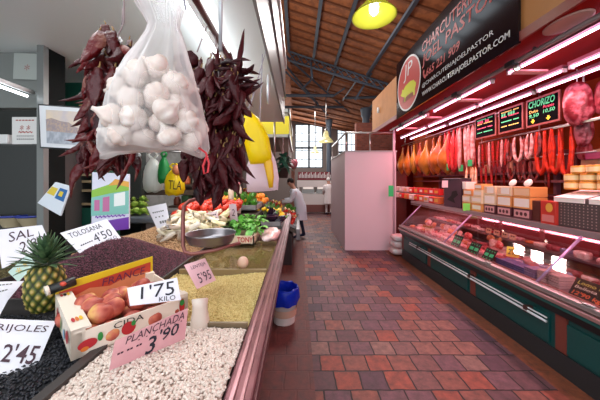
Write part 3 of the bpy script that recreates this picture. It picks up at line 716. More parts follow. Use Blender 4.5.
# hanging plant and pink pot near the second stall
def leaf(mb, p, d, L, Wd, droop, mi=0, n=5, up=Vector((0,0,1))):
    d = Vector(d).normalized(); s = d.cross(up); s = s.normalized() if s.length > 1e-3 else Vector((1,0,0)); vs = []; 
    for i in range(n+1):
        u = i/n; c = Vector(p)+d*L*u+Vector((0,0,-droop*u*u*L)); wd = Wd*math.sin(PI*min(.97, .08+u*.9))**.8
        vs += [c-s*wd, c+Vector((0,0,-wd*.35)), c+s*wd]
    fs = []
    for i in range(n):
        for k in range(2): fs.append((i*3+k, i*3+k+1, i*3+k+4, i*3+k+3))
    mb.add(vs, fs, mi)
c = P(283,178,5.3); t = thing('hanging_plant', 'dark green broad-leaved plant hanging beside the yellow canopy', 'plant', c)
MB().lathe([(.001,0),(.09,0),(.13,.2),(.14,.2),(.12,.19),(.001,.18)], c, 18).build('plant_pot', M('pot_dark', '#3a2c28', .6), t, True)
m = MB()
for k in range(46):
    a = random.uniform(0, 2*PI); e = random.uniform(-.5, 1.3); r = random.uniform(.15, .3)
    leaf(m, (c.x, c.y, c.z+.22+random.uniform(0, .22)), (math.cos(a)*math.cos(e), math.sin(a)*math.cos(e), math.sin(e)), r, .045, random.uniform(.2, 1))
m.build('foliage', M('leaf_dark', '#1f4a3c', .45, noise='#3a6e55', nscale=9), t, True)
m = MB(); m.tube([(c.x,c.y,c.z+.2),(c.x,c.y,zb+.02)], .006, 6); m.build('hanging_cord', M_steel, t)
c = P(293,168,9.3); t = thing('pink_pot', 'round pink pot standing on a wooden post by the hanging plant', 'pot', c)
MB().lathe([(.001,0),(.1,0),(.16,.07),(.18,.19),(.15,.3),(.12,.3),(.13,.19),(.001,.15)], c, 20).build('pot_body', M('pot_pink', '#c8707e', .4), t, True)
o = MB(); o.box((c.x-.06,c.y-.06,0),(c.x+.06,c.y+.06,c.z-.02)); o.box((c.x-.13,c.y-.1,c.z-.025),(c.x+.13,c.y+.1,c.z)); tag(o.build('wooden_post', M('post_rust', '#9b5f4e', .6)), 'reddish wooden post carrying the pink pot', 'post')
# rails and rods the dried peppers hang from
rl = thing('hanging_rail', 'dark red painted rail running under the white canopy', 'rail', (-.31, .8, 2.15))
MB().tube([(-.31, .42, 2.15), (-.31, 1.14, 2.15)], .011, 10).build('rail_bar', M('rail_red', '#5c2a2c', .45), rl, True)
for y in (.9,): MB().tube([(-.268, y, 2.05), (-.268, y, 2.6)], .007, 8).build('rail_rod', M('rod_white', '#c4c8cc', .3, .5), rl, True)
MB().tube([(-.31, .44, 2.15), (-.31, .44, 2.6)], .006, 8).build('rail_rod', M('rod_white', ''), rl, True)
MB().tube([P(268,75,1.9)*1, P(268,104,1.9)], .008, 8).build('rail_hook', M('rod_white', ''), rl, True)
# ------------------------------------------------------------------ left stall: counter and goods
ZS = 1.05
M_rail = M('rail_pink_metal', '#7c4c52', .35, .6, noise='#5e3238', nscale=7)
st = thing('market_stall', 'long dry goods stall counter with a pinkish metal edge rail', 'stall', (-.9, 2.2, 0))
MB().box((-2.4, .3, ZS-.16), (-.19, 4.35, ZS-.12)).build('deck', M('deck_dark', '#4a3b38', .6), st)
MB().box((-2.4, .35, 0), (-.3, 4.3, ZS-.16)).build('front_panel', M('stall_maroon', '#4d1f22', .5), st)
m = MB(); m.box((-.19,.3,ZS-.06),(-.115,4.35,ZS)); m.build('edge_rail', M_rail, st, bevel=.006)
m = MB(); m.box((-.172,.3,ZS),(-.162,4.35,ZS+.008)); m.box((-.145,.3,ZS),(-.137,4.35,ZS+.006)); m.build('rail_ridge', M('ridge_light', '#a0747a', .3, .7), st)
m = MB(); m.box((-.115,.3,ZS-.05),(-.108,4.35,ZS-.015)); m.build('rail_face', M('rail_face_dark', '#5d2e34', .4, .5), st)
M_div = M('divider_dark', '#3d3836', .5)
def divider(a, b, z0=ZS-.12, z1=ZS+.015, th=.012, mat=None, name='divider'):
    a = Vector(a).to_3d(); b = Vector(b).to_3d(); d = (b-a).normalized(); s = Vector((-d.y, d.x, 0))*th/2; m = MB()
    m.hexa([(a-s)+Vector((0,0,z0)), (b-s)+Vector((0,0,z0)), (b+s)+Vector((0,0,z0)), (a+s)+Vector((0,0,z0))], [(a-s)+Vector((0,0,z1)), (b-s)+Vector((0,0,z1)), (b+s)+Vector((0,0,z1)), (a+s)+Vector((0,0,z1))])
    return m.build(name, mat or M_div, st)
divider((-.64,.35), (-.64,1.0), th=.03); divider((-.64,.985), (-.19,.985), mat=M('divider_steel', '#8a7a62', .3, .6))
divider((-.72,1.58), (-.19,1.58), th=.015, mat=M('divider_wood', '#8f7a56', .5)); divider((-.75,2.32), (-.19,2.32), th=.015, mat=M('divider_wood', '')); divider((-.75,1.0), (-.75,2.9), th=.012)
divider((-2.3,1.18), (-.98,1.18), th=.012); divider((-1.62,1.18), (-1.62,1.95), th=.012)
# beans
M_bw = M('bean_white', '#ece0d4', .42, vary='#dac6b8', island=True)
beans('white_beans', 'heap of large white beans at the stall corner behind the PLANCHADA sign', 'beans', [(-.625,.42),(-.195,.42),(-.195,.975),(-.625,.975)],
      lambda x, y: ZS-.012+.03*math.exp(-((x+.42)**2+(y-.75)**2)/.05), 7600, .0142, M_bw, M('bean_white_base', '#b49a8c', .8))
M_bk = M('bean_black', '#15161d', .35, vary='#22232c', island=True)
beans('black_beans', 'heap of shiny black beans beside the white beans, under the FRIJOLES sign', 'beans', [(-1.5,.42),(-.66,.42),(-.66,1.1),(-1.5,1.1)],
      lambda x, y: ZS-.02+.03*math.exp(-((x+1.15)**2/.05+(y-.66)**2/.01)), 9500, .0108, M_bk, M('bean_black_base', '#0c0d12', .8), (1,.72,.62))
M_lt = M('lentil_yellow', '#eadb98', .5, vary='#cdb266', island=True)
beans('yellow_lentils', 'bin of yellow-green split pulses beside the metal edge rail', 'pulses', [(-.735,1.0),(-.195,1.0),(-.195,1.57),(-.735,1.57)],
      lambda x, y: ZS-.015+.012*math.sin(x*9)*math.sin(y*7), 11500, .0092, M_lt, M('lentil_base', '#c0a660', .8), (1,.8,.55), octa=True)
M_tb = M('bean_tan', '#c09a76', .55, vary='#a87e5a', island=True)
beans('tan_grain', 'bin of olive-tan grain under a clear cover, behind the yellow pulses', 'grain', [(-.735,1.59),(-.195,1.59),(-.195,2.31),(-.735,2.31)],
      lambda x, y: ZS-.03, 9000, .009, M('grain_olive', '#b09a5e', .55, vary='#8e7c48', island=True), M('grain_base', '#8c7a48', .8), (1,.8,.55), octa=True)
beans('pink_beans', 'bin of pinkish brown beans in front of the leafy greens', 'beans', [(-.735,2.33),(-.195,2.33),(-.195,3.0),(-.735,3.0)],
      lambda x, y: ZS-.012, 7000, .011, M('bean_pink', '#c28e84', .5, vary='#a8746c', island=True), M('bean_pink_base', '#94655c', .8), octa=True)
M_pu = M('bean_purple', '#7e4454', .5, vary='#4c2430', island=True)
beans('purple_beans', 'mound of dark purple beans behind the peach crate', 'beans', [(-1.6,1.2),(-.76,1.2),(-.76,2.0),(-1.6,2.0)],
      lambda x, y: ZS-.03+.2*math.exp(-((x+1.2)**2/.09+(y-1.72)**2/.1)), 12500, .0105, M_pu, M('bean_purple_base', '#2e161c', .8))
M_ga = M('chickpea', '#dcb68c', .55, vary='#c89a70', island=True)
beans('chickpeas', 'mound of tan chickpeas behind the purple beans', 'chickpeas', [(-1.75,2.0),(-.76,2.0),(-.76,2.95),(-1.75,2.95)],
      lambda x, y: ZS-.02+.17*math.exp(-((x+1.18)**2/.12+(y-2.5)**2/.12)), 9000, .0125, M_ga, M('chickpea_base', '#9a744e', .8), (1,.92,.9), octa=True)
beans('mixed_seed', 'low tray of olive seeds behind the pineapple', 'seeds', [(-2.3,1.19),(-1.63,1.19),(-1.63,1.95),(-2.3,1.95)],
      lambda x, y: ZS-.05, 3500, .011, M('seed_olive', '#8a7e52', .6, vary='#6b6240', island=True), M('seed_base', '#5a5236', .8), octa=True)
cv = MB(); cv.box((-.73, 1.6, ZS+.002), (-.2, 2.3, ZS+.007)); tag(cv.build('clear_cover', pane('clear_plastic', '#f8f6f2', .025)), 'clear plastic sheet lying over the olive-tan grain bin', 'cover')
e = MB(); c = S(243,268,ZS+.008); e.ball((c.x,c.y,c.z+.035), .034, .03, .037, 18, 12); tag(e.build('pale_egg', M('egg_pink', '#dcb8a2', .5, sub=.1), smooth=True), 'pale pinkish egg shape resting on the clear cover', 'egg')
# peach crate
BC = Vector((-.686,.785,0)); u = Vector((.668,.745,0)).normalized(); v = Vector((-.745,.668,0)).normalized(); zc = ZS+.005; LU, LV = .36, .39
def cr(a, b, z): return BC+u*a+v*b+Vector((0,0,zc+z))
cb = thing('fruit_crate', 'white printed cardboard crate with a yellow and red back flap, full of peaches', 'crate', cr(LU/2, LV/2, 0))
M_cd = M('crate_white', '#e9dccb', .6)
def wall(a0, b0, a1, b1, z0, z1, name, mat, th=.006, z1b=None):
    z1b = z1 if z1b is None else z1b; p = cr(a0,b0,0); q = cr(a1,b1,0); d = (q-p).normalized(); s = Vector((-d.y,d.x,0))*th
    m = MB(); U = lambda w, z: Vector((w.x, w.y, zc+z))
    m.hexa([U(p,z0),U(q,z0),U(q+s,z0),U(p+s,z0)], [U(p,z1),U(q,z1b),U(q+s,z1b),U(p+s,z1)]); return m.build(name, mat, cb)
wall(0,0,LU,0,0,.078,'front_side',M_cd); wall(0,LV,0,0,0,.085,'end_side',M_cd); wall(LU,0,LU,LV,0,.085,'end_side',M_cd)
wall(LU,LV,0,LV,0,.165,'back_side',M('crate_yellow','#e8c31e',.5),z1b=.125)
MB().hexa([cr(0,0,0),cr(LU,0,0),cr(LU,LV,0),cr(0,LV,0)],[cr(0,0,.006),cr(LU,0,.006),cr(LU,LV,.006),cr(0,LV,.006)]).build('crate_bottom', M_cd, cb)
for a, b in ((.0,.0),(LU-.035,.0),(LU-.035,LV-.035)):
    MB().hexa([cr(a,b,0),cr(a+.035,b,0),cr(a+.035,b+.035,0),cr(a,b+.035,0)],[cr(a,b,.092),cr(a+.035,b,.092),cr(a+.035,b+.035,.092),cr(a,b+.035,.092)]).build('corner_post', M_cd, cb)
MB().hexa([cr(0,0,.084),cr(.05,0,.084),cr(.05,LV,.084),cr(0,LV,.084)],[cr(0,0,.09),cr(.05,0,.09),cr(.05,LV,.09),cr(0,LV,.09)]).build('folded_rim', M_cd, cb)
# printing on the crate
fq = [cr(0,-.001,.078), cr(LU,-.001,.078), cr(LU,-.001,0), cr(0,-.001,0)]
eq = [cr(-.001,LV,.085), cr(-.001,0,.085), cr(-.001,0,0), cr(-.001,LV,0)]
M_red = M('print_red', '#b5202a', .5); M_gr = M('print_green', '#2c8a3c', .5); M_blk = M('ink_black', ''); M_or = M('print_orange', '#d8762a', .5)
def blob(q, u0, v0, ru, rv, mat, d=.002, rot=0, n=16, parent=cb, name='print'):
    poly(parent, q, [(u0+ru*math.cos(2*PI*k/n)*math.cos(rot)-rv*math.sin(2*PI*k/n)*math.sin(rot)*.3, v0+rv*math.sin(2*PI*k/n)*math.cos(rot)+ru*math.cos(2*PI*k/n)*math.sin(rot)*3) for k in range(n)], d, mat, name)
blob(fq, .11, .55, .07, .2, M_red, rot=-.4); blob(fq, .09, .7, .03, .09, M_or, .003, -.4); blob(fq, .2, .42, .02, .18, M_gr)
blob(fq, .42, .5, .06, .28, M_red); blob(fq, .46, .35, .02, .12, M_gr, .003)
text(cb, 'CIDA', fq, (.3,.08,.55,.34), M_blk, shear=0); blob(fq, .93, .35, .03, .35, M_red); blob(fq, .93, .2, .025, .15, M_gr, .003)
blob(eq, .25, .45, .04, .28, M_red); blob(eq, .5, .5, .03, .3, M_gr); blob(eq, .85, .4, .06, .26, M_red, rot=.3); blob(eq, .68, .6, .05, .2, M('print_blue', '#8fb3cf', .5))
rq = [cr(0,LV,.0905), cr(.05,LV,.0905), cr(.05,0,.0905), cr(0,0,.0905)]
for k, (mt) in enumerate((M_red, M_or, M('print_yellow', '#e4b820', .5))): blob(rq, .3+.2*k, .8, .09, .05, mt, .001+.0005*k)
for k, (mt) in enumerate((M_red, M_blk, M('print_yellow', ''))): blob(rq, .3+.2*k, .1, .09, .04, mt, .001+.0005*k)
bq = [cr(0,LV-.001,.125), cr(LU,LV-.001,.165), cr(LU,LV-.001,0), cr(0,LV-.001,0)]
poly(cb, bq, [(.03,.24),(.97,.14),(.97,1),(.03,1)], .0075, M('flap_red', '#c8452e', .5), 'print')
poly(cb, bq, [(.1,.55),(.3,.38),(.5,.5),(.7,.36),(.94,.4),(.92,.9),(.1,.9)], .0085, M('flap_peach', '#e08a5e', .5), 'print')
text(cb, 'FRANCE', bq, (.42,.22,.9,.44), M('print_maroon', '#6a2a4a', .5), lift=.011)
rt = MB(); rt.tube([cr(-.02,LV-.02,.118), cr(.06,LV-.012,.13)], .019, 14); rt.build('rolled_edge', M('roll_black', '#1c1a18', .4), cb, True)
rt = MB(); rt.tube([cr(-.03,LV-.0215,.1165), cr(-.02,LV-.02,.118)], .0195, 14); rt.build('roll_end', M_cd, cb, True)
rt = MB(); rt.ball(cr(.02,LV-.03,.133), .013, .009, .009); rt.build('round_mark', M('flap_red', ''), cb, True)
# peaches
M_pc = bpy.data.materials.new('peach_skin'); M_pc.use_nodes = True
nt = M_pc.node_tree; b = nt.nodes['Principled BSDF']; b.inputs['Roughness'].default_value = .5
tc = nt.nodes.new('ShaderNodeTexCoord'); oi = nt.nodes.new('ShaderNodeObjectInfo'); nz = nt.nodes.new('ShaderNodeTexNoise'); nz.noise_dimensions = '4D'; nz.inputs['Scale'].default_value = 16; nz.inputs['Detail'].default_value = 3
ml = nt.nodes.new('ShaderNodeMath'); ml.operation = 'MULTIPLY'; ml.inputs[1].default_value = 40
nt.links.new(oi.outputs['Random'], ml.inputs[0]); nt.links.new(ml.outputs[0], nz.inputs['W']); nt.links.new(tc.outputs['Object'], nz.inputs['Vector'])
rp = nt.nodes.new('ShaderNodeValToRGB'); rp.color_ramp.elements[0].position = .36; rp.color_ramp.elements[0].color = lin('#94302c'); rp.color_ramp.elements[1].position = .68; rp.color_ramp.elements[1].color = lin('#e0b866')
x = rp.color_ramp.elements.new(.52); x.color = lin('#c86a54'); nt.links.new(nz.outputs['Fac'], rp.inputs[0]); nt.links.new(rp.outputs[0], b.inputs['Base Color'])
m = MB(); seg, rg = 20, 14; vs = []; r0 = .036
for i in range(rg+1):
    th = PI*i/rg
    for k in range(seg):
        a = 2*PI*k/seg; r = r0*(1-.07*math.exp(-(a-PI)**2/.05)); z = -math.cos(th)*r0*.9; rr = math.sin(th)*r
        if i > rg-3: z -= .009*(i-(rg-3))/3*1.0
        vs.append((rr*math.cos(a), rr*math.sin(a), z+r0*.9))
m.add(vs, [(i*seg+k, i*seg+(k+1) % seg, (i+1)*seg+(k+1) % seg, (i+1)*seg+k) for i in range(rg) for k in range(seg)])
pe = m.build('peach', M_pc, smooth=True, local=True); tag(pe, 'x', 'peach', 'peaches in the printed crate')
pcs = []; first = True
for lay in range(2):
    for i in range(5):
        for j in range(5 if lay == 0 else 4):
            if lay == 1 and (i == 4 or j > 2): continue
            if lay == 0 and j == 4: continue
            a = .042+i*.068+(.03 if lay else 0)+random.uniform(-.006,.006); bb = .045+j*.07+(.03 if lay else 0)+random.uniform(-.006,.006)
            p = cr(min(a,LU-.045), min(bb,LV-.045), .008+lay*.047)
            o = pe if first else copy_tree(pe); first = False
            o.location = p; o.rotation_euler = (random.uniform(-.6,.6), random.uniform(-.6,.6), random.uniform(0,6)); o.scale = (random.uniform(.98,1.1),)*3; pcs.append(o)
rank(pcs, 'red and yellow peach, {p}, in the printed crate', 5)

# price cards
M_ca = M('card_white', '#eceaf2', .6); M_cp = M('card_pink', '#d9a2a4', .6, noise='#cc9095', nscale=9); M_ink = M('marker_plum', '#3c1a2c', .6); M_inkb = M('marker_black', '#1a1626', .6)
card('price_card', 'white price card reading 1,75 KILO stuck among the peaches', 'price card', [P(127,288,.93),P(177,277.5,.98),P(181,300,.97),P(130,306,.92)], M_ca, [("1'75", (.22,.08,.92,.72)), ('KILO', (.56,.74,.9,.95))], M_inkb)
card('price_card', 'pink price card reading PLANCHADA 3,90 stuck in the white beans', 'price card', [P(115,341,.745),P(188,308,.885),P(185,339,.87),P(109,371,.725)], M_cp,
     [('PLANCHADA', (.14,.05,.95,.3)), ('. . . . . . .', (.3,.32,.92,.36)), ('-- -- --', (.06,.5,.36,.56)), ('3', (.42,.42,.56,.98), M_inkb, .01), ("'90", (.6,.34,.88,.72), M_inkb, .01)], M_ink)
card('price_card', 'white price card reading TOLOSANA 4,50 KILO on the purple beans', 'price card', [P(60,233,1.62),P(107,219,1.75),P(121,238,1.72),P(83,257,1.58)], M_ca,
     [('TOLOSANA', (.1,.1,.8,.3)), ("4'50", (.46,.42,.9,.76)), ('KILO', (.68,.8,.93,.93)), ('------', (.14,.62,.42,.66))], M_inkb)
card('price_card', 'white price card reading SAL 2,80 behind the pineapple crown', 'price card', [P(-4,230,1.62),P(42,225,1.7),P(50,243,1.68),P(2,269,1.5)], M_ca, [('SAL', (.22,.12,.75,.42)), ("2'80", (.38,.5,.92,.88))], M_ink)
card('small_card', 'small pale green card with yellow print leaning beside the pineapple', 'card', [P(8,272,1.42),P(28,254,1.5),P(36,264,1.48),P(18,282,1.38)], M('card_mint', '#bcd6cc', .6), [('* *', (.2,.25,.8,.7), M('print_yellow', ''))], M_ink)
card('paper_sheet', 'plain white sheet lying above the FRIJOLES card', 'paper', [P(-14,282,1.12),P(24,281,1.2),P(8,300,1.08),P(-6,326,.98)], M_ca, [('------', (.1,.1,.7,.14)), ('-----', (.1,.3,.6,.34))], M('ink_grey', ''))
card('price_card', 'white price card reading FRIJOLES 2,45 standing in the black beans', 'price card', [P(-20,318,.86),P(56,321,.95),P(29,385,.76),P(-18,378,.74)], M('card_grey', '#dcdce4', .6), [('FRIJOLES', (.1,.1,.93,.26)), ("2'45", (.32,.44,.93,.74), M_ink, .01)], M_ink)
card('price_card', 'pink price card reading 5,95 at the edge of the yellow pulses', 'price card', [P(184,265,1.3),P(205,258,1.36),P(216,280,1.28),P(197,289,1.2)], M('card_rose', '#e2b3ba', .6), [('LENTEJA', (.2,.15,.9,.32)), ("5'95", (.25,.5,.9,.88))], M_ink)
card('price_card', 'white handwritten card standing in the chickpea mound', 'price card', [P(147,207,2.3),P(166,203,2.3),P(171,228,2.25),P(158,231,2.25)], M_ca, [('------', (.15,.25,.8,.3)), ('- - -', (.2,.45,.7,.5)), ('---', (.35,.65,.8,.75))], M('ink_grey', ''))
card('price_card', 'small red-lettered card on the cream endives', 'price card', [P(206,213,2.42),P(217,211,2.42),P(220,223,2.4),P(209,226,2.4)], M('card_pinkish', '#d8c2c6', .6), [('----', (.15,.2,.85,.3)), ("3'50", (.15,.45,.85,.85))], M_ink)
card('price_card', 'small upright pale card beside the tomatoes', 'price card', [P(229,204,2.5),P(236,204,2.5),P(238,221,2.5),P(230,221,2.5)], M('card_lilac', '#c9adb8', .6), [('2', (.3,.3,.7,.7))], M_ink)
# curled white cards behind the crate
m = MB(); m.tube([P(122,262,1.35)*1, P(160,262,1.3), P(186,287,1.12)], .004, 6)
# pineapple
pc = S(45,307,ZS-.02); pc.y = 1.15; pc.x = (45.5-VX)*1.15/F; pz = ZS-.02
t = thing('pineapple', 'whole pineapple with spiky green crown standing beside the peach crate', 'pineapple', (pc.x, pc.y, pz))
m = MB(); seg, rg = 88, 64; vs = []; H = .2; Rm = .07
for i in range(rg+1):
    u_ = i/rg; z = H*u_; rr = Rm*(math.sin(PI*(.1+.8*u_))**.55)*(.96+.04*math.cos(2*PI*u_))
    if u_ < .03: rr *= .8+.2*u_/.03
    for k in range(seg):
        a = 2*PI*k/seg; A = a*11/2; B = u_*7.5*PI/2*1.0
        s1 = abs(math.sin(A+B)); s2 = abs(math.sin(A-B)); h = (s1*s2)**.5; rb_ = rr+.007*h
        if s1 > .94 and s2 > .94: rb_ += .003
        vs.append((pc.x+rb_*math.cos(a), pc.y+rb_*math.sin(a), pz+z))
m.add(vs, [(i*seg+k, i*seg+(k+1) % seg, (i+1)*seg+(k+1) % seg, (i+1)*seg+k) for i in range(rg) for k in range(seg)])
m.f.append(tuple(rg*seg+k for k in range(seg))); m.m.append(0)
ob = m.build('pineapple_body', M('pine_gold', '#8a7a34', .55), t, True)
ca_ = ob.data.color_attributes.new('eye', 'FLOAT_COLOR', 'POINT'); 
for i in range(rg+1):
    for k in range(seg):
        a = 2*PI*k/seg; u_ = i/rg; A = a*11/2; B = u_*7.5*PI/2; h = abs(math.sin(A+B))*abs(math.sin(A-B))
        ca_.data[i*seg+k].color = (h, h, h, 1)
nt = MATS['pine_gold'].node_tree; at = nt.nodes.new('ShaderNodeAttribute'); at.attribute_name = 'eye'; rp = nt.nodes.new('ShaderNodeValToRGB')
for k_, (p_, c_) in enumerate(((.05,'#2c3414'),(.4,'#5f6a26'),(.7,'#a08a3c'),(.97,'#d8bd74'))):
    e_ = rp.color_ramp.elements[k_] if k_ < 2 else rp.color_ramp.elements.new(p_)
    e_.position = p_; e_.color = lin(c_)
nt.links.new(at.outputs['Color'], rp.inputs[0]); nt.links.new(rp.outputs[0], nt.nodes['Principled BSDF'].inputs['Base Color'])
m = MB()
for k in range(64):
    a = k*2.4; lv = k/64; e = .25+lv*1.15; L = .13*(1-.25*lv)+random.uniform(-.01,.015)
    leaf(m, (pc.x+.02*math.cos(a)*(1-lv), pc.y+.02*math.sin(a)*(1-lv), pz+H-.005+.05*lv), (math.cos(a)*math.cos(e), math.sin(a)*math.cos(e), math.sin(e)), L, .0095, .25*(1-lv), n=6)
m.build('crown', M('crown_green', '#2f4a30', .5, noise='#5d7a50', nscale=30), t, True)

# metal scoop standing in the pulses
c = S(202,332,ZS-.01); t = thing('plastic_scoop', 'pale plastic scoop standing upright between the crate and the yellow pulses', 'scoop', (c.x, .97, ZS-.02))
c = Vector((P(199,320,.98).x, .99, ZS-.02)); m = MB(); seg = 14; vs = []
for i in range(7):
    z = .115*i/6; r = .03+.004*math.sin(i)
    for k in range(seg+1):
        a = PI*.95+PI*1.25*k/seg; vs.append((c.x+r*math.cos(a), c.y+r*math.sin(a), c.z+z+(.02*math.sin(PI*k/seg) if i == 6 else 0)))
m.add(vs, [(i*(seg+1)+k, i*(seg+1)+k+1, (i+1)*(seg+1)+k+1, (i+1)*(seg+1)+k) for i in range(6) for k in range(seg)])
m.build('scoop_blade', M('scoop_cream', '#dccdbf', .3), t, True, solid=.002)


# hanging scale pan on its bracket
c = P(211,239,1.28); t = thing('scale_pan', 'round steel weighing pan held in a red-brown bracket above the pulses', 'scale', c)
m = MB(); r = .118; m.lathe([(.001,-.022),(r*.55,-.022),(r*.85,-.016),(r*.93,0),(r,.03),(r*1.03,.032),(r*.99,.026),(r*.9,.002),(r*.8,-.01),(.001,-.014)], c, 36); m.build('pan', M('pan_steel', '#8f8c90', .3, .9), t, True)
m = MB(); m.tube([P(240,243,1.28),P(215,250,1.2),P(192,254,1.18),P(185,252,1.18),P(183,245,1.2),P(183,215,1.2),P(184,206,1.2),P(189,201,1.22),P(205,197,1.28),P(222,192,1.34)], .009, 8); m.build('pan_bracket', M('bracket_red', '#8a5650', .4, .5), t, True)
m = MB(); m.tube([c+Vector((0,0,-.035)), c+Vector((0,0,-.02))], .03, 12); m.build('pan_boss', M_steel, t, True)
# ------------------------------------------------------------------ garlic in its net bag
GY = .56
gc = P(155,150,GY)
t = thing('garlic_bag', 'white mesh bag full of garlic bulbs hanging close in front', 'bag', (gc.x, GY, gc.z))
m = MB(); seg = 48; vs = []
prof = [(152,100,205,.03),(149,99,207,.045),(138,103,206,.065),(120,109,203,.075),(100,114,199,.078),(82,121,194,.07),(66,131,188,.055),(50,140,184,.04),(36,147,180,.026),(26,150,177,.02),(14,144,179,.024),(4,138,182,.028),(-8,132,186,.03)]
for i, (py, xl, xr, d) in enumerate(prof):
    a = P(xl, py, GY); b = P(xr, py, GY); cx = (a.x+b.x)/2; w_ = (b.x-a.x)/2
    for k in range(seg):
        an = 2*PI*k/seg; fold = 1+(.035 if i < 6 else .12)*math.sin(an*9+i*.35)+(.02 if i < 6 else .08)*math.sin(an*17+i*.5)
        vs.append((cx+w_*fold*math.cos(an), GY+d*fold*math.sin(an), a.z+(.004*math.sin(an*6) if i < 3 else 0)+(-.012*math.cos(an*2+.4) if i == 0 else 0)))
n = len(prof)
m.add(vs, [(i*seg+k, (i+1)*seg+k, (i+1)*seg+(k+1) % seg, i*seg+(k+1) % seg) for i in range(n-1) for k in range(seg)]+[tuple(range(seg))])
net = bpy.data.materials.new('garlic_net'); net.use_nodes = True; nt = net.node_tree; L = nt.links; b = nt.nodes['Principled BSDF']
b.inputs['Base Color'].default_value = lin('#ffffff'); b.inputs['Roughness'].default_value = .5
tl = nt.nodes.new('ShaderNodeBsdfTranslucent'); tl.inputs[0].default_value = lin('#ffffff'); tr_ = nt.nodes.new('ShaderNodeBsdfTransparent')
m1 = nt.nodes.new('ShaderNodeMixShader'); m1.inputs[0].default_value = .5; L.new(b.outputs[0], m1.inputs[1]); L.new(tl.outputs[0], m1.inputs[2])
lw = nt.nodes.new('ShaderNodeLayerWeight'); lw.inputs[0].default_value = .35; mr = nt.nodes.new('ShaderNodeMapRange'); mr.inputs[3].default_value = .16; mr.inputs[4].default_value = .8
L.new(lw.outputs['Facing'], mr.inputs[0]); m2 = nt.nodes.new('ShaderNodeMixShader'); L.new(mr.outputs[0], m2.inputs[0]); L.new(tr_.outputs[0], m2.inputs[1]); L.new(m1.outputs[0], m2.inputs[2])
L.new(m2.outputs[0], nt.nodes['Material Output'].inputs[0])
m.build('net_bag', net, t, True)

m = MB(); m.tube([P(186,10,GY), P(184,0,GY), Vector((-.31,.44,2.15))], .003, 6); m.build('hanging_string', M('string', '#9a96a0', .6), t)
m = MB(); m.tube([P(199,148,GY-.02),P(206,153,GY-.03),P(209,163,GY-.03),P(208,172,GY-.03),P(204,174,GY-.03),P(203,166,GY-.03),P(207,155,GY-.03)], .0022, 8); m.build('red_loop', M('loop_red', '#c01f2a', .4), t, True)
# one garlic bulb
g = MB(); seg, rg = 30, 12; vs = []; r0 = .0265
for i in range(rg+1):
    u_ = i/rg; th = PI*u_; z = -math.cos(th)*r0*.78; rr = math.sin(th)*r0
    if u_ > .72: z += (u_-.72)**2*.16; rr = max(rr*.8, .004)
    for k in range(seg):
        a = 2*PI*k/seg; lobe = 1-.16*(1-abs(math.sin(a*4)))**2*math.sin(th)
        vs.append((rr*lobe*math.cos(a), rr*lobe*math.sin(a), z))
g.add(vs, [(i*seg+k, i*seg+(k+1) % seg, (i+1)*seg+(k+1) % seg, (i+1)*seg+k) for i in range(rg) for k in range(seg)]+[tuple(rg*seg+k for k in range(seg))])
M_gar = M('garlic_skin', '#e6dcd4', .5, noise='#cdb8ac', nscale=60, vary='#dccabf', sub=.08)
gp = g.build('garlic_bulb', M_gar, smooth=True, local=True); tag(gp, 'x', 'garlic', 'garlic bulbs in the mesh bag')
gs = []; tries = 0; placed = []
def bag_r(py):
    for (p0, a0, b0, d0), (p1, a1, b1, d1) in zip(prof[1:], prof[:-1][1:]+prof[-1:]):
        pass
    ys = [q[0] for q in prof][::-1]; 
    return [float(np.interp(py, ys, [q[i] for q in prof][::-1])) for i in (1, 2, 3)]
while len(placed) < 70 and tries < 30000:
    tries += 1
    py = random.uniform(76, 141); xl, xr, d = bag_r(py); mx = 11
    px = random.uniform(xl+mx, xr-mx); dy = random.uniform(-1, 1)*max(0, d-.017)
    fx = (px-(xl+xr)/2)/((xr-xl)/2)
    if fx*fx+(dy/max(d,.01))**2 > .82: continue
    p = P(px, py, GY); p.y += dy
    lim = .042 if tries < 12000 else .038
    if all((p-q).length > lim for q in placed): placed.append(p)
for i, p in enumerate(placed):
    o = gp if i == 0 else copy_tree(gp)
    o.location = p; o.rotation_euler = (random.uniform(-1.9,1.9), random.uniform(-1.2,1.2), random.uniform(0,6)); o.scale = (random.uniform(.88,1.08),)*3; gs.append(o)
rank(gs, 'garlic bulb in the mesh bag, {p}', 6)

# ------------------------------------------------------------------ dried peppers
M_ch = M('dried_chili', '#34090e', .45, spec=.3, noise='#14060a', nscale=30, vary='#4a0c12', bump=.5, bscale=90)
M_ch2 = M('dried_chili_red', '#620a10', .32, spec=.4, noise='#9a6a5a', nscale=38, vary='#3a080e', bump=.6, bscale=70, nlow=.52, nhigh=.76)  # pale noise paints the glossy highlights into the pepper colour
M_st = M('chili_stalk', '#8a6a3c', .7)
def pepper(name, L, W, curve, mat, flat=.7, seed=0):
    rr = random.Random(seed); m = MB(); seg, n = 10, 12; vs = []
    for i in range(n+1):
        u_ = i/n; r = W*(math.sin(PI*min(1, .12+u_*.9))**.6)*(1-.25*u_) if u_ < .999 else .0005
        an0 = curve*u_; x = curve and math.sin(an0)/curve*L or 0; x = (1-math.cos(an0))/curve*L if curve else 0; z = -(math.sin(an0)/curve if curve else u_)*L
        for k in range(seg):
            a = 2*PI*k/seg; w2 = 1+.28*math.sin(a*3+u_*6+seed)+.1*rr.uniform(-1, 1)
            vs.append((x+r*w2*math.cos(a), r*flat*w2*math.sin(a), z))
    m.add(vs, [(i*seg+k, i*seg+(k+1) % seg, (i+1)*seg+(k+1) % seg, (i+1)*seg+k) for i in range(n) for k in range(seg)]+[tuple(range(seg-1,-1,-1))])
    m.tube([(0,0,.016),(0.003,0,.006),(0,0,-.002)], [.0015,.0022,.004], 6, 1)
    return m
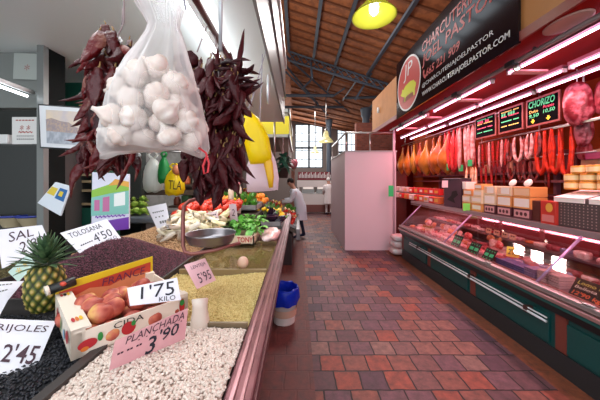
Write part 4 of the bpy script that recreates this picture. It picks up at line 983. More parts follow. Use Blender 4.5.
def bunch(name, label, at, items, cord, mass=()):
    t = thing(name, label, 'dried peppers', at)
    protos = {}
    for kind, p, d, roll, sc in items:
        if kind not in protos:
            L, W, cu, mt, fl, sd = KIND[kind]
            o = pepper('dried_pepper', L, W, cu, mt, fl, sd).build('dried_pepper', [mt, M_st], None, True, local=True); protos[kind] = o.data
            o2 = o
        else:
            o2 = bpy.data.objects.new('dried_pepper', protos[kind]); COL.objects.link(o2)
        o2.parent = t; o2.location = Vector(p)-Vector(at)
        q = Vector((0,0,-1)).rotation_difference(Vector(d).normalized()); o2.rotation_euler = (q.to_matrix() @ Matrix.Rotation(roll, 3, 'Z')).to_euler(); o2.scale = (sc,)*3
    if mass:
        mm = MB()
        for kind, p, d, roll, sc in mass:
            L, W, cu, mt, fl, sd = KIND[kind]; q = Vector((0,0,-1)).rotation_difference(Vector(d).normalized()).to_matrix() @ Matrix.Rotation(roll, 3, 'Z')
            pm = pepper('x', L, W, cu, mt, fl, sd); mm.add([Vector(p)+q @ (Vector(v_)*sc) for v_ in pm.v], pm.f); mm.m[-len(pm.m):] = pm.m
        mo = mm.build('dried_pepper_mass', [M_ch, M_st], t, True); mo['kind'] = 'stuff'
    m = MB()
    for c in cord: m.tube(c, .0022, 6)
    m.build('hanging_cord', M('cord_pale', '#9a8a8a', .7), t, True)
    return t
KIND = {'a': (.1,.014,.9,M_ch,.6,1), 'b': (.12,.011,.7,M_ch,.7,2), 'c': (.1,.025,.5,M_ch,.5,3), 'd': (.115,.02,.7,M_ch2,.5,4), 'e': (.1,.021,.5,M_ch2,.45,5), 'f': (.13,.014,1.2,M_ch2,.6,6)}
CY = .9; its = []
def ru(a, b): return random.uniform(a, b)
# right-hand bunch: spiky red-brown at the top, dark flat mass lower down
for i in range(34):
    py = ru(62, 108); px = 226+ru(-14, 14); p = P(px, py, CY+ru(-.05, .05)); s = ru(.25, 1)
    its.append((random.choice('bba'), p, (s, ru(-.7, .4), ru(-.35, .35)), ru(0, 6), ru(.65, .95)))
for i in range(5):
    its.append(('b', P(218+i*5, 74+ru(-4,4), CY+ru(-.03,.03)), (ru(-.25,.25), ru(-.3,.3), 1), ru(0,6), ru(.9,1.15)))
for dx, dy, dz in ((-1,-.2,.25),(-.9,-.3,-.3)):
    its.append(('c', P(198, 60, CY), (dx,dy,dz), 1, .9))
while len(its) < 96:
    py = ru(70, 182); half = 26-.12*max(0, py-120) if py < 150 else 22-.3*(py-150)
    cxp = 208 if py < 100 else 213
    px = cxp+ru(-1, 1)*half; p = P(px, py, CY+ru(-.07, .05))
    dz = ru(-1, -.4) if py < 168 else ru(-1, -.8)
    its.append((random.choice('accb'), p, (ru(-.6, .6), ru(-.6, .2), dz), ru(0, 6), ru(.75, 1.05)))
its += [('c', P(186,160,CY), (-.35,-.1,-1), 0, .8), ('b', P(238,150,CY), (.2,0,-1), 0, 1.0), ('c', P(236,163,CY), (.3,0,-1), 2, .8), ('a', P(206,176,CY), (0,0,-1), 1, .8)]
top = Vector((-.31, .9, 2.15))
bunch('pepper_string', 'large bunch of dark dried red peppers hanging to the right of the garlic bag', P(213,110,CY), its[:100],
      [[top, P(197,52,CY)], [Vector((-.31,1.0,2.15)), P(208,66,CY), P(214,110,CY)], [Vector((-.31,.97,2.15)), P(219,78,CY), P(215,150,CY)], [P(214,60,CY), P(214,180,CY)]],
      mass=[(random.choice('ccab'), P(213+ru(-1,1)*(28 if 62 < (yy := ru(58,172)) < 150 else 17), yy, CY+ru(-.05,.09)), (ru(-.5,.5), ru(-.5,.5), -1), ru(0,6), ru(.8,1.1)) for _ in range(210)])
# left-hand string of broad peppers
CY = .74; its = []
for i in range(18):
    py = ru(30, 62); px = 114+ru(-17, 20); its.append((random.choice('dfda'), P(px, py, CY+ru(-.04, .04)), (ru(-.6, .6), ru(-.5, .1), -1), ru(0, 6), ru(.8, 1.05)))
for i in range(14):
    py = ru(64, 98); px = 102+ru(-12, 16); its.append((random.choice('edf'), P(px, py, CY+ru(-.05, .04)), (ru(-.4, .4), ru(-.5, .1), -1), ru(0, 6), ru(.85, 1.1)))
its += [('d', P(112,32,CY-.03), (.1,-.2,-1), .3, 1.1), ('a', P(94,60,CY), (-1,-.1,.05), 0, .75), ('f', P(120,48,CY-.04), (1,-.2,-.35), 3.2, 1.0), ('e', P(98,68,CY-.06), (-.25,-.1,-1), 0, 1.1), ('d', P(105,25,CY), (.2,0,-.9), .5, .8), ('d', P(98,42,CY-.02), (-.3,0,-1), 2.5, .95)]
for i in range(26):
    py = ru(100, 148); px = 104+ru(-20, 26)*(1 if py > 128 else .45); its.append((random.choice('ddcf'), P(px, py, CY+ru(-.05, .05)), (ru(-.5, .5), ru(-.5, .1), -1), ru(0, 6), ru(.8, 1.0)))
its += [('f', P(92,158,CY-.02), (-1,0,-.55), 0, 1.05), ('f', P(126,140,CY), (.8,0,-.75), 3.2, 1.0), ('f', P(118,148,CY-.02), (.65,0,-1), 3.2, .95), ('f', P(100,152,CY), (-.45,0,-1), 0, .7), ('f', P(112,152,CY), (.1,0,-1), 3.1, .7), ('d', P(90,142,CY), (-.3,0,-1), 0, .8)]
for i in range(16): its.append((random.choice('fdd'), P(ru(84,134), ru(136,152), CY+ru(-.06,.03)), (ru(-.9,.9), ru(-.5,.1), -.8), ru(0,6), ru(.7,1.0)))
for p_ in (('f',(84,106),(1,0,-.1)),('f',(88,112),(-.3,0,-1)),('f',(95,104),(.6,0,-.6))): its.append((p_[0], P(*p_[1], CY), p_[2], 0, .85))
tp = P(124,-30,CY); 
bunch('pepper_string', 'string of broad glossy dried red peppers hanging to the left of the garlic bag', P(108,100,CY), its,
      [[Vector((tp.x, CY, 2.6)), P(124,22,CY), P(116,40,CY), P(106,80,CY), P(104,150,CY)], [P(123,8,CY), P(122,25,CY)], [P(106,74,CY-.05), P(128,74,CY-.05)]])

# ------------------------------------------------------------------ vegetables
rk = thing('produce_tier', 'raised sloping display boards carrying the vegetables behind the pulses', 'display', (-.8, 3.5, ZS))
m = MB(); m.hexa([(-1.35,2.95,ZS-.12),(-.42,2.3,ZS-.12) if False else (-.46,2.95,ZS-.12),(-.46,4.3,ZS-.12),(-1.35,4.3,ZS-.12)], [(-1.35,2.95,1.24),(-.46,2.95,1.22),(-.46,4.3,1.25),(-1.35,4.3,1.27)]); m.build('tier_board', M('tier_dark', '#4a4038', .7), rk)
m = MB(); m.hexa([(-1.15,2.3,ZS-.12),(-.6,2.3,ZS-.12),(-.6,2.95,ZS-.12),(-1.15,2.95,ZS-.12)], [(-1.15,2.3,1.17),(-.6,2.3,1.15),(-.6,2.95,1.23),(-1.15,2.95,1.25)]); m.build('tier_board', M('tier_dark', ''), rk)
def veg(name, cat, group, fmt, mb, mat, spots, rows=1, sc=(.85, 1.1), tilt=.6, smooth=True, flat_rz=None):
    pr = mb.build(name, mat, None, smooth, local=True); tag(pr, 'x', cat, group); out = []
    for i, p in enumerate(spots):
        o = pr if i == 0 else copy_tree(pr)
        o.location = p; o.rotation_euler = (ru(-tilt, tilt), ru(-tilt, tilt), ru(0, 6.28) if flat_rz is None else flat_rz+ru(-.3, .3)); o.scale = (ru(*sc),)*3; out.append(o)
    rank(out, fmt, rows); return out
def grid(x0, x1, y0, y1, z, d, nlay=1, jit=.3, zf=None):
    out = []
    for l in range(nlay):
        x = x0+d*.5*(1+l*.8)
        while x < x1-d*.3*l:
            y = y0+d*.5*(1+l*.8)
            while y < y1-d*.3*l:
                zz = (zf(x, y) if zf else z)+l*d*.75
                out.append(Vector((x+ru(-jit, jit)*d*.4, y+ru(-jit, jit)*d*.4, zz))); y += d
            x += d
    return out
def tomato(r, ):
    m = MB(); seg, rg = 16, 10; vs = []
    for i in range(rg+1):
        th = PI*i/rg; rr = math.sin(th)*r; z = -math.cos(th)*r*.8
        if i > rg-3: z -= r*.12*(i-rg+3)/3
        for k in range(seg): a = 2*PI*k/seg; l = 1+.05*math.cos(a*5); vs.append((rr*l*math.cos(a), rr*l*math.sin(a), z+r*.8))
    m.add(vs, [(i*seg+k, i*seg+(k+1) % seg, (i+1)*seg+(k+1) % seg, (i+1)*seg+k) for i in range(rg) for k in range(seg)])
    for k in range(5): leaf(m, (0,0,r*1.42), (math.cos(k*1.257), math.sin(k*1.257), .2), r*.6, r*.12, .6, 1, 3)
    return m
M_gl = M('calyx_green', '#4c7a2a', .6)
tm = [Vector(p) for p in grid(-1.25, -.62, 2.55, 3.0, 0, .075, 2, zf=lambda x, y: 1.2+(y-2.3)*.14)]
veg('tomato', 'tomato', 'orange-red tomatoes on the raised display', 'orange-red tomato on the raised display, {p}', tomato(.04), [M('tomato_red', '#d8402a', .3, vary='#c93420'), M_gl], tm, 6)
# cream endives
m = MB(); seg = 12; vs = []; n = 8
for i in range(n+1):
    u_ = i/n; r = .024*math.sin(PI*min(.98, .15+u_*.8))**.7
    for k in range(seg): a = 2*PI*k/seg; l = 1+.1*math.sin(a*3+u_*4); vs.append((-.07+.14*u_, r*l*math.cos(a), .024+r*l*math.sin(a)))
m.add(vs, [(i*seg+k, i*seg+(k+1) % seg, (i+1)*seg+(k+1) % seg, (i+1)*seg+k) for i in range(n) for k in range(seg)])
for k in range(3): leaf(m, (.0,.0,.03), (.8, math.sin(k*2)*.3, .2), .09, .02, .1, 0, 4)
es = [Vector(p) for p in grid(-1.2, -.66, 2.12, 2.62, 0, .085, 2, zf=lambda x, y: 1.1+(y-2.1)*.24)]
veg('endive', 'vegetable', 'cream endives in front of the tomatoes', 'cream white endive, {p}, in front of the tomatoes', m, M('endive_cream', '#efe3c0', .5, noise='#dfd08c', nscale=14, vary='#f2e8da'), es, 6)
# leafy green heads left of the sign
def cabbage(r, nl=22):
    m = MB(); m.ball((0,0,r*.8), r*.6, r*.6, r*.62, 14, 8)
    for k in range(nl):
        a = k*2.4; e = .15+1.2*k/nl; leaf(m, (r*.25*math.cos(a), r*.25*math.sin(a), r*.3), (math.cos(a)*math.cos(e), math.sin(a)*math.cos(e), math.sin(e)), r*1.15, r*.42, .5-.5*k/nl, 0, 5)
    return m
cs = [P(128+i*7.5, 209-j*6, 2.95+j*.14)+Vector((0,0,-.06)) for j in range(3) for i in range(3)]
tb = MB(); a = P(118,214,2.9); b = P(160,214,2.9); 
tb.box((a.x,2.78,a.z-.09),(b.x,3.4,a.z-.02)); tag(tb.build('grey_tub', M('tub_grey', '#5a6068', .4), bevel=.02), 'dark grey tub holding pale green lettuces beside the chickpeas', 'tub')
veg('lettuce', 'lettuce', 'pale green lettuces in the grey tub', 'pale green lettuce head, {p}, in the grey tub', cabbage(.055), M('lettuce_green', '#b6cf62', .5, noise='#8ab048', nscale=18), cs, 3, tilt=.3)
# bunches of leafy greens in the lettered crate
def chard(seed):
    r = random.Random(seed); m = MB()
    for k in range(16):
        a = r.uniform(0, 6.28); e = r.uniform(.1, 1.2); d = Vector((math.cos(a)*math.cos(e), math.sin(a)*math.cos(e)-.3, math.sin(e)))
        m.tube([(0,0,.0), d*.05], .003, 5, 1); leaf(m, d*.05, d, r.uniform(.07, .125), .028, r.uniform(.3, 1.1), 0, 6)
    return m
lc = S(247,243,ZS+.02); lc = Vector(((246-VX)*2.2/F, 2.2, ZS+.015))
xa, xb = P(236,0,2.2).x, P(254,0,2.2).x
cr2 = thing('vegetable_crate', 'small wooden crate with red letters holding leafy greens', 'crate', ((xa+xb)/2-.06, 2.3, ZS+.01))
m = MB(); m.box((xa-.12,2.2,ZS+.01),(xb,2.21,ZS+.085)); m.box((xa-.12,2.45,ZS+.01),(xb,2.46,ZS+.085)); m.box((xb-.01,2.2,ZS+.01),(xb,2.46,ZS+.085)); m.box((xa-.12,2.2,ZS+.01),(xa-.11,2.46,ZS+.085)); m.box((xa-.12,2.2,ZS+.01),(xb,2.46,ZS+.02)); m.build('crate_box', M('crate_pale', '#d9c2a4', .6), cr2)
text(cr2, 'TONY', [(xa,2.2,ZS+.085),(xb,2.2,ZS+.085),(xb,2.2,ZS+.02),(xa,2.2,ZS+.02)], (.06,.15,.94,.85), M_red, shear=0, bold=.02)
gl = []
for i, (px, py, Y) in enumerate(((233,229,2.45),(240,226,2.45),(248,226,2.45),(256,227,2.4),(238,221,2.6),(247,219,2.65),(256,221,2.6))):
    o = chard(i).build('leafy_greens', [M('chard_green', '#4d9a30', .45, noise='#78bc4a', nscale=15), M('chard_stalk', '#c9dca0', .5)], None, True, local=True); o.location = P(px, py, Y)+Vector((0,0,-.02)); tag(o, 'x', 'greens', 'leafy greens above the lettered crate'); gl.append(o)
rank(gl, 'bright green leafy bunch, {p}, above the lettered crate', 2)
pk = thing('wrapped_package', 'pinkish clear wrapped package lying on the edge rail side of the greens', 'package', S(270,245,ZS))
m = MB(); 
for (px, py, Y, rx, ry, rz_) in ((271,240,2.5,.085,.27,.042),):
    c = P(px, py, Y); 
    seg, rg = 20, 12; vs = []
    for i in range(rg+1):
        th = PI*i/rg
        for k in range(seg): a = 2*PI*k/seg; l = 1+.1*math.sin(a*5+i)+.05*math.sin(a*11+2*i); vs.append((c.x+rx*l*math.sin(th)*math.cos(a), c.y+ry*l*math.sin(th)*math.sin(a), ZS+.045-math.cos(th)*rz_))
    m.add(vs, [(i*seg+k, i*seg+(k+1) % seg, (i+1)*seg+(k+1) % seg, (i+1)*seg+k) for i in range(rg) for k in range(seg)])
m.build('clear_wrap', M('wrap_pink', '#ecd0cc', .25, noise='#dcaea8', nscale=14), pk, True)
# far crates of mixed vegetables
def pep(r=.04):
    m = MB(); seg, rg = 15, 8; vs = []
    for i in range(rg+1):
        u_ = i/rg; rr = r*(.5+.5*u_)*(1 if i < rg-1 else .75) if i else .004
        for k in range(seg): a = 2*PI*k/seg; l = 1+.14*math.cos(3*a); vs.append((rr*l*math.cos(a), rr*l*math.sin(a), .1*u_-(.012 if i == rg else 0)))
    m.add(vs, [(i*seg+k, i*seg+(k+1) % seg, (i+1)*seg+(k+1) % seg, (i+1)*seg+k) for i in range(rg) for k in range(seg)]+[tuple(rg*seg+k for k in range(seg))])
    m.tube([(0,0,.088),(.003,0,.12)], .006, 6, 1); return m
def auber():
    m = MB(); m.lathe([(.002,0),(.03,.01),(.042,.05),(.036,.1),(.022,.15),(.016,.17)], (0,0,0), 14); m.lathe([(.018,.165),(.02,.175),(.006,.185),(.006,.21),(.001,.21)], (0,0,0), 8, 1); return m
def citrus(r): m = MB(); m.ball((0,0,r), r, r, r*.95, 16, 10); m.lathe([(.001,r*1.94),(.004,r*1.94),(.004,r*1.99),(.001,r*2)], (0,0,0), 6, 1); return m
def bunch_flower():
    m = MB(); r = random.Random(5)
    for k in range(9):
        d = Vector((r.uniform(-.5,.5), r.uniform(-.5,.5), 1)).normalized(); m.tube([(0,0,0), d*.16], .003, 5, 1); m.ball(d*.17, .02, .02, .024, 8, 6, 0)
    return m
CR = [ # x0,x1,y0,y1,kind
 ((-.44,-.2,3.05,3.5),'aubergine'),((-.44,-.2,3.55,3.95),'yellow'),
 ((-.78,-.48,3.0,3.5),'green_pepper'),((-1.12,-.82,3.0,3.5),'orange'),((-.78,-.48,3.55,4.0),'orange'),((-1.12,-.82,3.55,4.0),'green_pepper'),]
spec = {'aubergine': ('aubergine', auber, [M('auber_dark','#1f1226',.2), M_gl], 'aubergine'), 'yellow': ('lemon', lambda: citrus(.032), [M('lemon_yellow','#edc21e',.45), M_gl], 'lemon'),
        'green_pepper': ('green_pepper', pep, [M('pepper_green','#4c8f2c',.28), M_gl], 'pepper'), 'orange': ('orange', lambda: citrus(.038), [M('orange_peel','#ea8a22',.45,bump=.2,bscale=120), M_gl], 'orange'),
        'red': ('red_pepper', pep, [M('pepper_red','#c42a1c',.28), M_gl], 'pepper'), 'apple': ('apple', lambda: tomato(.036), [M('apple_rose','#c9584a',.35,noise='#d8b04a',nscale=20), M_gl], 'apple'), 'cab': ('cabbage', lambda: cabbage(.06), [M('lettuce_green','')], 'cabbage'), 'onion': ('onion', lambda: citrus(.035), [M('onion_gold','#d2a468',.4), M_gl], 'onion')}
# the next stall beyond, low sloping table of crates
nst = thing('vegetable_table', 'sloping table of the next stall carrying crates of mixed vegetables', 'table', (-.7, 6, 0))
def tzz(x, y): return .66+(-.02-x)*.42+(y-5.0)*.02
m = MB(); m.hexa([(-1.5,4.9,tzz(-1.5,4.9)-.05),(-.02,4.9,.6),(0.02,7.0,.62),(-1.5,7.0,tzz(-1.5,7)-.05)], [(-1.5,4.9,tzz(-1.5,4.9)),(-.02,4.9,.66),(.02,7.0,.7),(-1.5,7.0,tzz(-1.5,7))]); m.build('table_slope', M('tier_dark', ''), nst)
m = MB(); m.box((-.03,4.85,.5),(.03,7.05,.7)); m.build('table_edge', M('table_edge_steel', '#8a8688', .35, .7), nst)
m = MB(); m.box((-1.5,4.95,0),(-.12,6.95,.6)); m.build('table_base', M('shop_dark2', '#2a1c1c', .7), nst)
kinds = ['red','orange','green_pepper','cab','onion','apple','yellow','aubergine']
kk = 0
for iy in range(4):
    for ix in range(4):
        x1 = -.04-ix*.36; x0 = x1-.33; y0 = 4.95+iy*.52; CR.append(((x0, x1, y0, y0+.46), kinds[(kk*3+ix+iy*2) % 8] if not (ix == 0 and iy < 2) else 'red')); kk += 1
PROT = {}; allv = {}; crates = []
for (x0, x1, y0, y1), kd in CR:
    far = y0 > 4.5; zf = (lambda x, y: tzz(x, y)+.012) if far else (lambda x, y: (1.26 if x < -.46 else ZS+.01))
    c = thing('produce_crate', 'x', 'crate', ((x0+x1)/2, (y0+y1)/2, zf(x0, y0)), 'open crates of produce'); crates.append(c)
    m = MB(); zb0 = min(zf(x0,y0), zf(x1,y0)); q0 = [(x0,y0),(x1,y0),(x1,y1),(x0,y1)]
    m.hexa([(a, b, zf(a,b)) for a, b in q0], [(a, b, zf(a,b)+.01) for a, b in q0])
    for a, b in zip(q0, q0[1:]+q0[:1]):
        d = Vector((b[0]-a[0], b[1]-a[1], 0)).normalized()*.008; s = Vector((-d.y, d.x, 0))
        A = Vector((a[0],a[1],zf(*a)+.001)); B = Vector((b[0],b[1],zf(*b)+.001)); h = Vector((0,0,.06))
        m.hexa([A,B,B+s,A+s],[A+h,B+h,B+s+h,A+s+h])
    m.build('crate_box', M('crate_wood', '#a68e70', .6) if kk % 2 else M('crate_grey', '#8a8a8a', .6), c); kk += 1
    nm, fn, mt, cat = spec[kd]; d = {'aubergine': .09, 'cab': .13, 'green_pepper': .09, 'red': .09}.get(kd, .078)
    gname = f'{nm}s in open crates'
    if kd not in PROT: PROT[kd] = fn().build(nm, mt, None, True, local=True); tag(PROT[kd], 'x', cat, gname); fresh = PROT[kd]
    for p in grid(x0+.01, x1-.01, y0+.01, y1-.01, 0, d, 2, zf=lambda x, y: zf(x, y)+.02):
        o = fresh if fresh is not None else copy_tree(PROT[kd]); fresh = None
        o.location = p+Vector((0,0,.01)); tl = 1.4 if kd in ('aubergine',) else .7; o.rotation_euler = (ru(-tl,tl), ru(-tl,tl), ru(0,6)); o.scale = (ru(.88,1.08),)*3; allv.setdefault(kd, []).append(o)
rank(crates, 'open produce crate, {p} of crates', 5)
for kd, os_ in allv.items():
    rank(os_, f'{spec[kd][0].replace("_", " ")} in an open produce crate, {{p}}', max(1, math.ceil(len(os_)/14)))
fb = []
for i, (px, py, Y) in enumerate(((264,214,3.3),(241,204,3.2),(252,203,3.6))):
    o = bunch_flower().build('yellow_flower_bunch', [M('flower_yellow', '#eec41c', .5), M_gl], None, True, local=True); o.location = P(px, py+8, Y); tag(o, 'x', 'flowers', 'yellow flowering greens'); fb.append(o)
rank(fb, 'bunch of green stems with yellow tips among the crates, {p}')
bt = []
for i, (px, py, Y) in enumerate(((233,222,2.75),(238,217,3.0),(231,200,3.1),(239,198,3.3))):
    m = MB(); m.lathe([(.001,0),(.032,0),(.034,.02),(.034,.12),(.014,.16),(.014,.18),(.001,.18)], (0,0,0), 14); m.lathe([(.016,.175),(.016,.2),(.001,.2)], (0,0,0), 12, 1)
    o = m.build('juice_bottle', [M('bottle_cream', '#dcc9b4', .3), M('cap_pink', '#c06a70', .4)], None, True, local=True); o.location = P(px, py, Y); tag(o, 'x', 'bottle', 'cream bottles among the vegetables'); bt.append(o)
rank(bt, 'cream bottle with pinkish cap among the vegetables, {p}')
# colourful tall bag with landscape print
q = [P(92,172,1.95), P(129,174,2.0), P(129,229,2.0), P(91,233,1.95)]
t = thing('printed_bag', 'tall glossy shopping bag with green hill print and purple base behind the chili string', 'bag', (q[2]+q[3])/2)
m = MB(); dq = Vector((-.01,.03,0)); m.hexa([q[3],q[2],q[2]+dq,q[3]+dq],[q[0],q[1],q[1]+dq,q[0]+dq]); m.build('bag_body', M('bag_print_sky', '#dfe0f0', .35), t, bevel=.004)
poly(t, q, [(0,.3),(.45,.2),(.65,.1),(1,.2),(1,.5),(0,.5)], .001, M('print_hill', '#8bbf3a', .4)); poly(t, q, [(.45,.22),(.62,.1),(1,.14),(1,.24),(.7,.2)], .002, M('print_sun', '#e8a83a', .4))
poly(t, q, [(0,.42),(.5,.35),(1,.3),(1,.72),(0,.72)], .003, M('print_teal', '#7fc0b4', .4)); poly(t, q, [(.3,.42),(.48,.4),(.48,.66),(.3,.66)], .004, M('print_house', '#c06a9a', .4)); poly(t, q, [(.6,.36),(.9,.32),(.9,.56),(.6,.58)], .004, M('print_white', '#eef2ee', .4)); poly(t, q, [(.08,.46),(.22,.46),(.22,.64),(.08,.64)], .004, M('print_house', ''))
poly(t, q, [(0,.84),(1,.78),(1,1),(0,1)], .003, M('print_purple', '#7a3ab0', .4)); text(t, 'ECO MARKET' if False else '~~~~~~~~', q, (.1,.72,.9,.77), M('print_purple', ''))
for s in (.3, .7):
    m = MB(); a = inq(q, s-.12, 0); b = inq(q, s+.12, 0); m.tube([a, a+Vector((.01,0,.06)), b+Vector((-.01,0,.06)), b], .004, 6); 
# blue edged baskets behind the salt sign
m = MB(); c = P(20,214,1.9)
for i in range(2):
    c = P(14+i*20, 216, 2.02); m = MB(); m.lathe([(.06,-.08),(.1,0),(.105,.006),(.1,0),(.055,-.07),(.001,-.07)], (c.x, c.y, c.z), 22); m.lathe([(.101,-.005),(.108,0),(.108,.01),(.101,.012)], (c.x,c.y,c.z), 22, 1)
    tag(m.build('round_basket', [M('basket_straw', '#b7a888', .6), M('basket_blue', '#2c3a8c', .4)], smooth=True), ('round basket with a blue rim behind the SAL card' if i == 0 else 'round blue-rimmed basket just behind the pineapple crown'), 'basket', 'blue-rimmed baskets')
# ------------------------------------------------------------------ bucket with the blue bag
c = Vector((P(284,181,2.95).x, 2.98, 0)); r = .155
t = thing('bucket', 'round white plastic bucket lined with a bright blue bag on the tiled floor', 'bucket', c)
m = MB(); m.lathe([(.001,0),(r*.78,0),(r*.8,.01),(r*.95,.3),(r*1.0,.3),(r*1.0,.32),(r*.93,.32),(r*.76,.02),(.001,.02)], c, 32); m.build('bucket_body', M('bucket_white', '#d6c6c0', .4), t, True)
m = MB(); seg = 40; vs = []; pf = [(1.03,.22),(1.1,.27),(1.12,.33),(1.08,.38),(1.0,.4),(.9,.37),(.85,.28),(.8,.2)]
for i, (rr, z) in enumerate(pf):
    for k in range(seg): a = 2*PI*k/seg; l = 1+.035*math.sin(a*9+i)+.03*math.sin(a*5+i*2); vs.append((c.x+r*rr*l*math.cos(a), c.y+r*rr*l*math.sin(a), z+.006*math.sin(a*7+1)*(i in (0, 3, 4))))
m.add(vs, [(i*seg+k, i*seg+(k+1) % seg, (i+1)*seg+(k+1) % seg, (i+1)*seg+k) for i in range(len(pf)-1) for k in range(seg)]); m.build('blue_liner', sheer('liner_blue', '#1238c8', .95, .25), t, True)
m = MB(); m.lathe([(r*.9,.09),(r*.945,.17)], c, 32); m.build('bucket_label', M('label_tan', '#b9907c', .6), t, True)
# ------------------------------------------------------------------ right-hand charcuterie shop: shell
M_rw = M('shop_red_wall', '#6a0f0c', .7, spec=.15)
struct('wall_shop_rear', MB().box((3.45, .4, 0), (3.55, 7.9, CH+1.6)), M('shop_orange_wall', '#94360f', .7, spec=.2), local=True)
struct('wall_shop_end', MB().box((2.9, 7.8, 0), (3.55, 7.9, CH+1.4)), M_rw, local=True)
shop = thing('shop_canopy', 'dark red shop canopy with tan fascia boards over the meat counter', 'canopy', (2.5, 4, CH+1.19))
MB().box((1.9, .3, CH+1.19), (3.5, 6.65, CH+1.24)).build('canopy_panel', M('canopy_red', '#8a0f0c', .7, spec=.12), shop)
MB().box((1.9, .3, CH+1.24), (1.94, 2.2, CH+2.6)).build('fascia_board', M('fascia_tan', '#b2763e', .6, noise='#a56a36', nscale=4), shop)
MB().box((1.9, 2.2, CH+1.24), (1.94, 6.65, CH+2.03)).build('fascia_board', M('fascia_tan', '#b2763e', .6, noise='#a56a36', nscale=4), shop)
m = MB(); m.hexa([(1.88,.3,CH+1.19),(1.9,.3,CH+1.19),(1.9,6.65,CH+1.19),(1.88,6.65,CH+1.19)],[(1.88,.3,CH+1.27),(1.9,.3,CH+1.27),(1.9,6.65,CH+1.27),(1.88,6.65,CH+1.27)]); m.build('red_edge', M('edge_red', '#7c140f', .4), shop)
MB().tube([(2.1,.6,CH+1.15),(2.1,5.9,CH+1.15)], .022, 10).build('front_tube', M('tube_grey', '#9a9494', .3, .7), shop, True)
for y in (.9, 2.3, 3.7, 5.1): MB().box((2.09,y,CH+1.15),(2.11,y+.02,CH+1.2)).build('tube_bracket', M_dark, shop)
MB().lathe([(.001,0),(.16,0),(.16,-.012),(.14,-.012),(.001,-.012)], (2.02,1.95,CH+1.19), 30, sx=.7).build('round_vent', M('vent_pinkish', '#b48a80', .5), shop, True)
# fascia light fitting seen on the board near the far end
MB().tube([(1.885,6.1,CH+1.6),(1.885,6.1,CH+1.72)], .03, 10).build('wall_fitting', M_white, shop, True)
# banner
BX = 1.87
q = [R(396.5,0,BX), R(518,0,BX)]; yl, yr = q[0].y, q[1].y
zt_, zb_ = CH+2.2, CH+1.17*BX/1.87+.0
Q = [Vector((BX,yl,zt_)), Vector((BX,yr,zt_)), Vector((BX,yr,zb_)), Vector((BX,yl,zb_))]
bn = thing('shop_banner', 'large black glossy sign with logo roundel and shop name above the meat counter', 'sign', (BX, (yl+yr)/2, zb_))
MB().box((BX,yr,zb_),(BX+.025,yl,zt_)).build('banner_panel', M('banner_black', '#080914', .1), bn)
M_sr = M('sign_red', '#b5322c', .4); M_sw = M('sign_white', '#d8d6d8', .4); M_pig = M('pig_yellow', '#c9cc1e', .4)
cu, cv_, ru_, rv_ = .19, .53, .158, .41
ring_ = lambda k: [(cu+ru_*k*math.cos(2*PI*i/40), cv_+rv_*k*math.sin(2*PI*i/40)) for i in range(40)]
poly(bn, Q, ring_(1.07), .001, M_sw, 'logo_ring'); poly(bn, Q, ring_(1.0), .0018, M_sr, 'logo_disc')
text(bn, 'JP', Q, (cu-.065, cv_-.34, cu+.065, cv_-.06), M_sw, 'logo_letters', .1, .003)
pig = [(-.85,.1),(-.95,.0),(-.8,-.1),(-.75,-.32),(-.6,-.22),(-.3,-.38),(.3,-.42),(.7,-.3),(.9,-.05),(.97,-.18),(.93,.1),(.82,.3),(.8,.62),(.66,.62),(.62,.38),(.2,.34),(-.25,.36),(-.3,.62),(-.44,.62),(-.46,.3),(-.65,.22)]
poly(bn, Q, [(cu+.118*x, cv_+.1+.26*y) for x, y in pig], .003, M_pig, 'logo_pig')
for k in range(3): text(bn, 'vVv', Q, (cu-.08+.05*k, cv_+.17, cu-.03+.05*k, cv_+.28), M('pig_dark', '#4a5a14', .5), 'logo_grass', 0, .004)
text(bn, 'CHARCUTERIA', Q, (.375,.13,.82,.27), M_sr, shear=.1, lift=.003, bold=.01)
text(bn, 'JOEL PASTOR', Q, (.375,.31,.93,.5), M_sr, shear=.1, lift=.003, bold=.01)
text(bn, '665 221 909', Q, (.42,.55,.71,.66), M_sr, shear=.2, lift=.003, bold=.015)
poly(bn, Q, [(u_+.12, v_+.03) for u_, v_ in ((.265,.52),(.28,.5),(.285,.54),(.278,.56),(.29,.6),(.298,.59),(.302,.62),(.29,.645),(.275,.62),(.266,.57))], .003, M_sr, 'phone_symbol')
text(bn, '@CHARCUTERIAJOELPASTOR', Q, (.375,.72,.9,.79), M_sw, shear=0, lift=.003)
text(bn, 'WWW.CHARCUTERIAJOELPASTOR.COM', Q, (.375,.84,.97,.92), M_sw, shear=0, lift=.003, bold=.01)
# tubes
M_tube = M('pink_tube_glow', '#ffe6f4', emit=7, ecol='#ffc0e4')
tubes = []
for x, h, segs in ((2.25, 1.15, ((1.2,2.78),(3.0,4.3),(4.5,5.9))), (2.62, 1.09, ((1.2,2.5),(2.55,3.75),(3.8,5.2),(5.3,6.6))), (2.86, 1.07, ((1.6,3.1),(3.15,4.9),(5.0,6.6)))):
    for y0, y1 in segs:
        s = thing('tube_light', 'x', 'lamp', (x, (y0+y1)/2, CH+h), 'pink fluorescent tubes under the shop canopy')
        MB().tube([(x,y0+.02,CH+h),(x,y1-.02,CH+h)], .011, 10).build('light_tube', M_tube, s, True)
        MB().box((x-.03,y0,CH+h+.018),(x+.03,y1,CH+h+.05)).build('lamp_housing', M('housing_pink', '#8a5a68', .4), s)
        for yy in (y0, y1-.02): MB().box((x-.02,yy,CH+h-.02),(x+.02,yy+.02,CH+h+.03)).build('end_cap', M_white, s)
        tubes.append(s)
rank(tubes, 'pink-white fluorescent tube under the shop canopy, {p}', 3)
sp = []
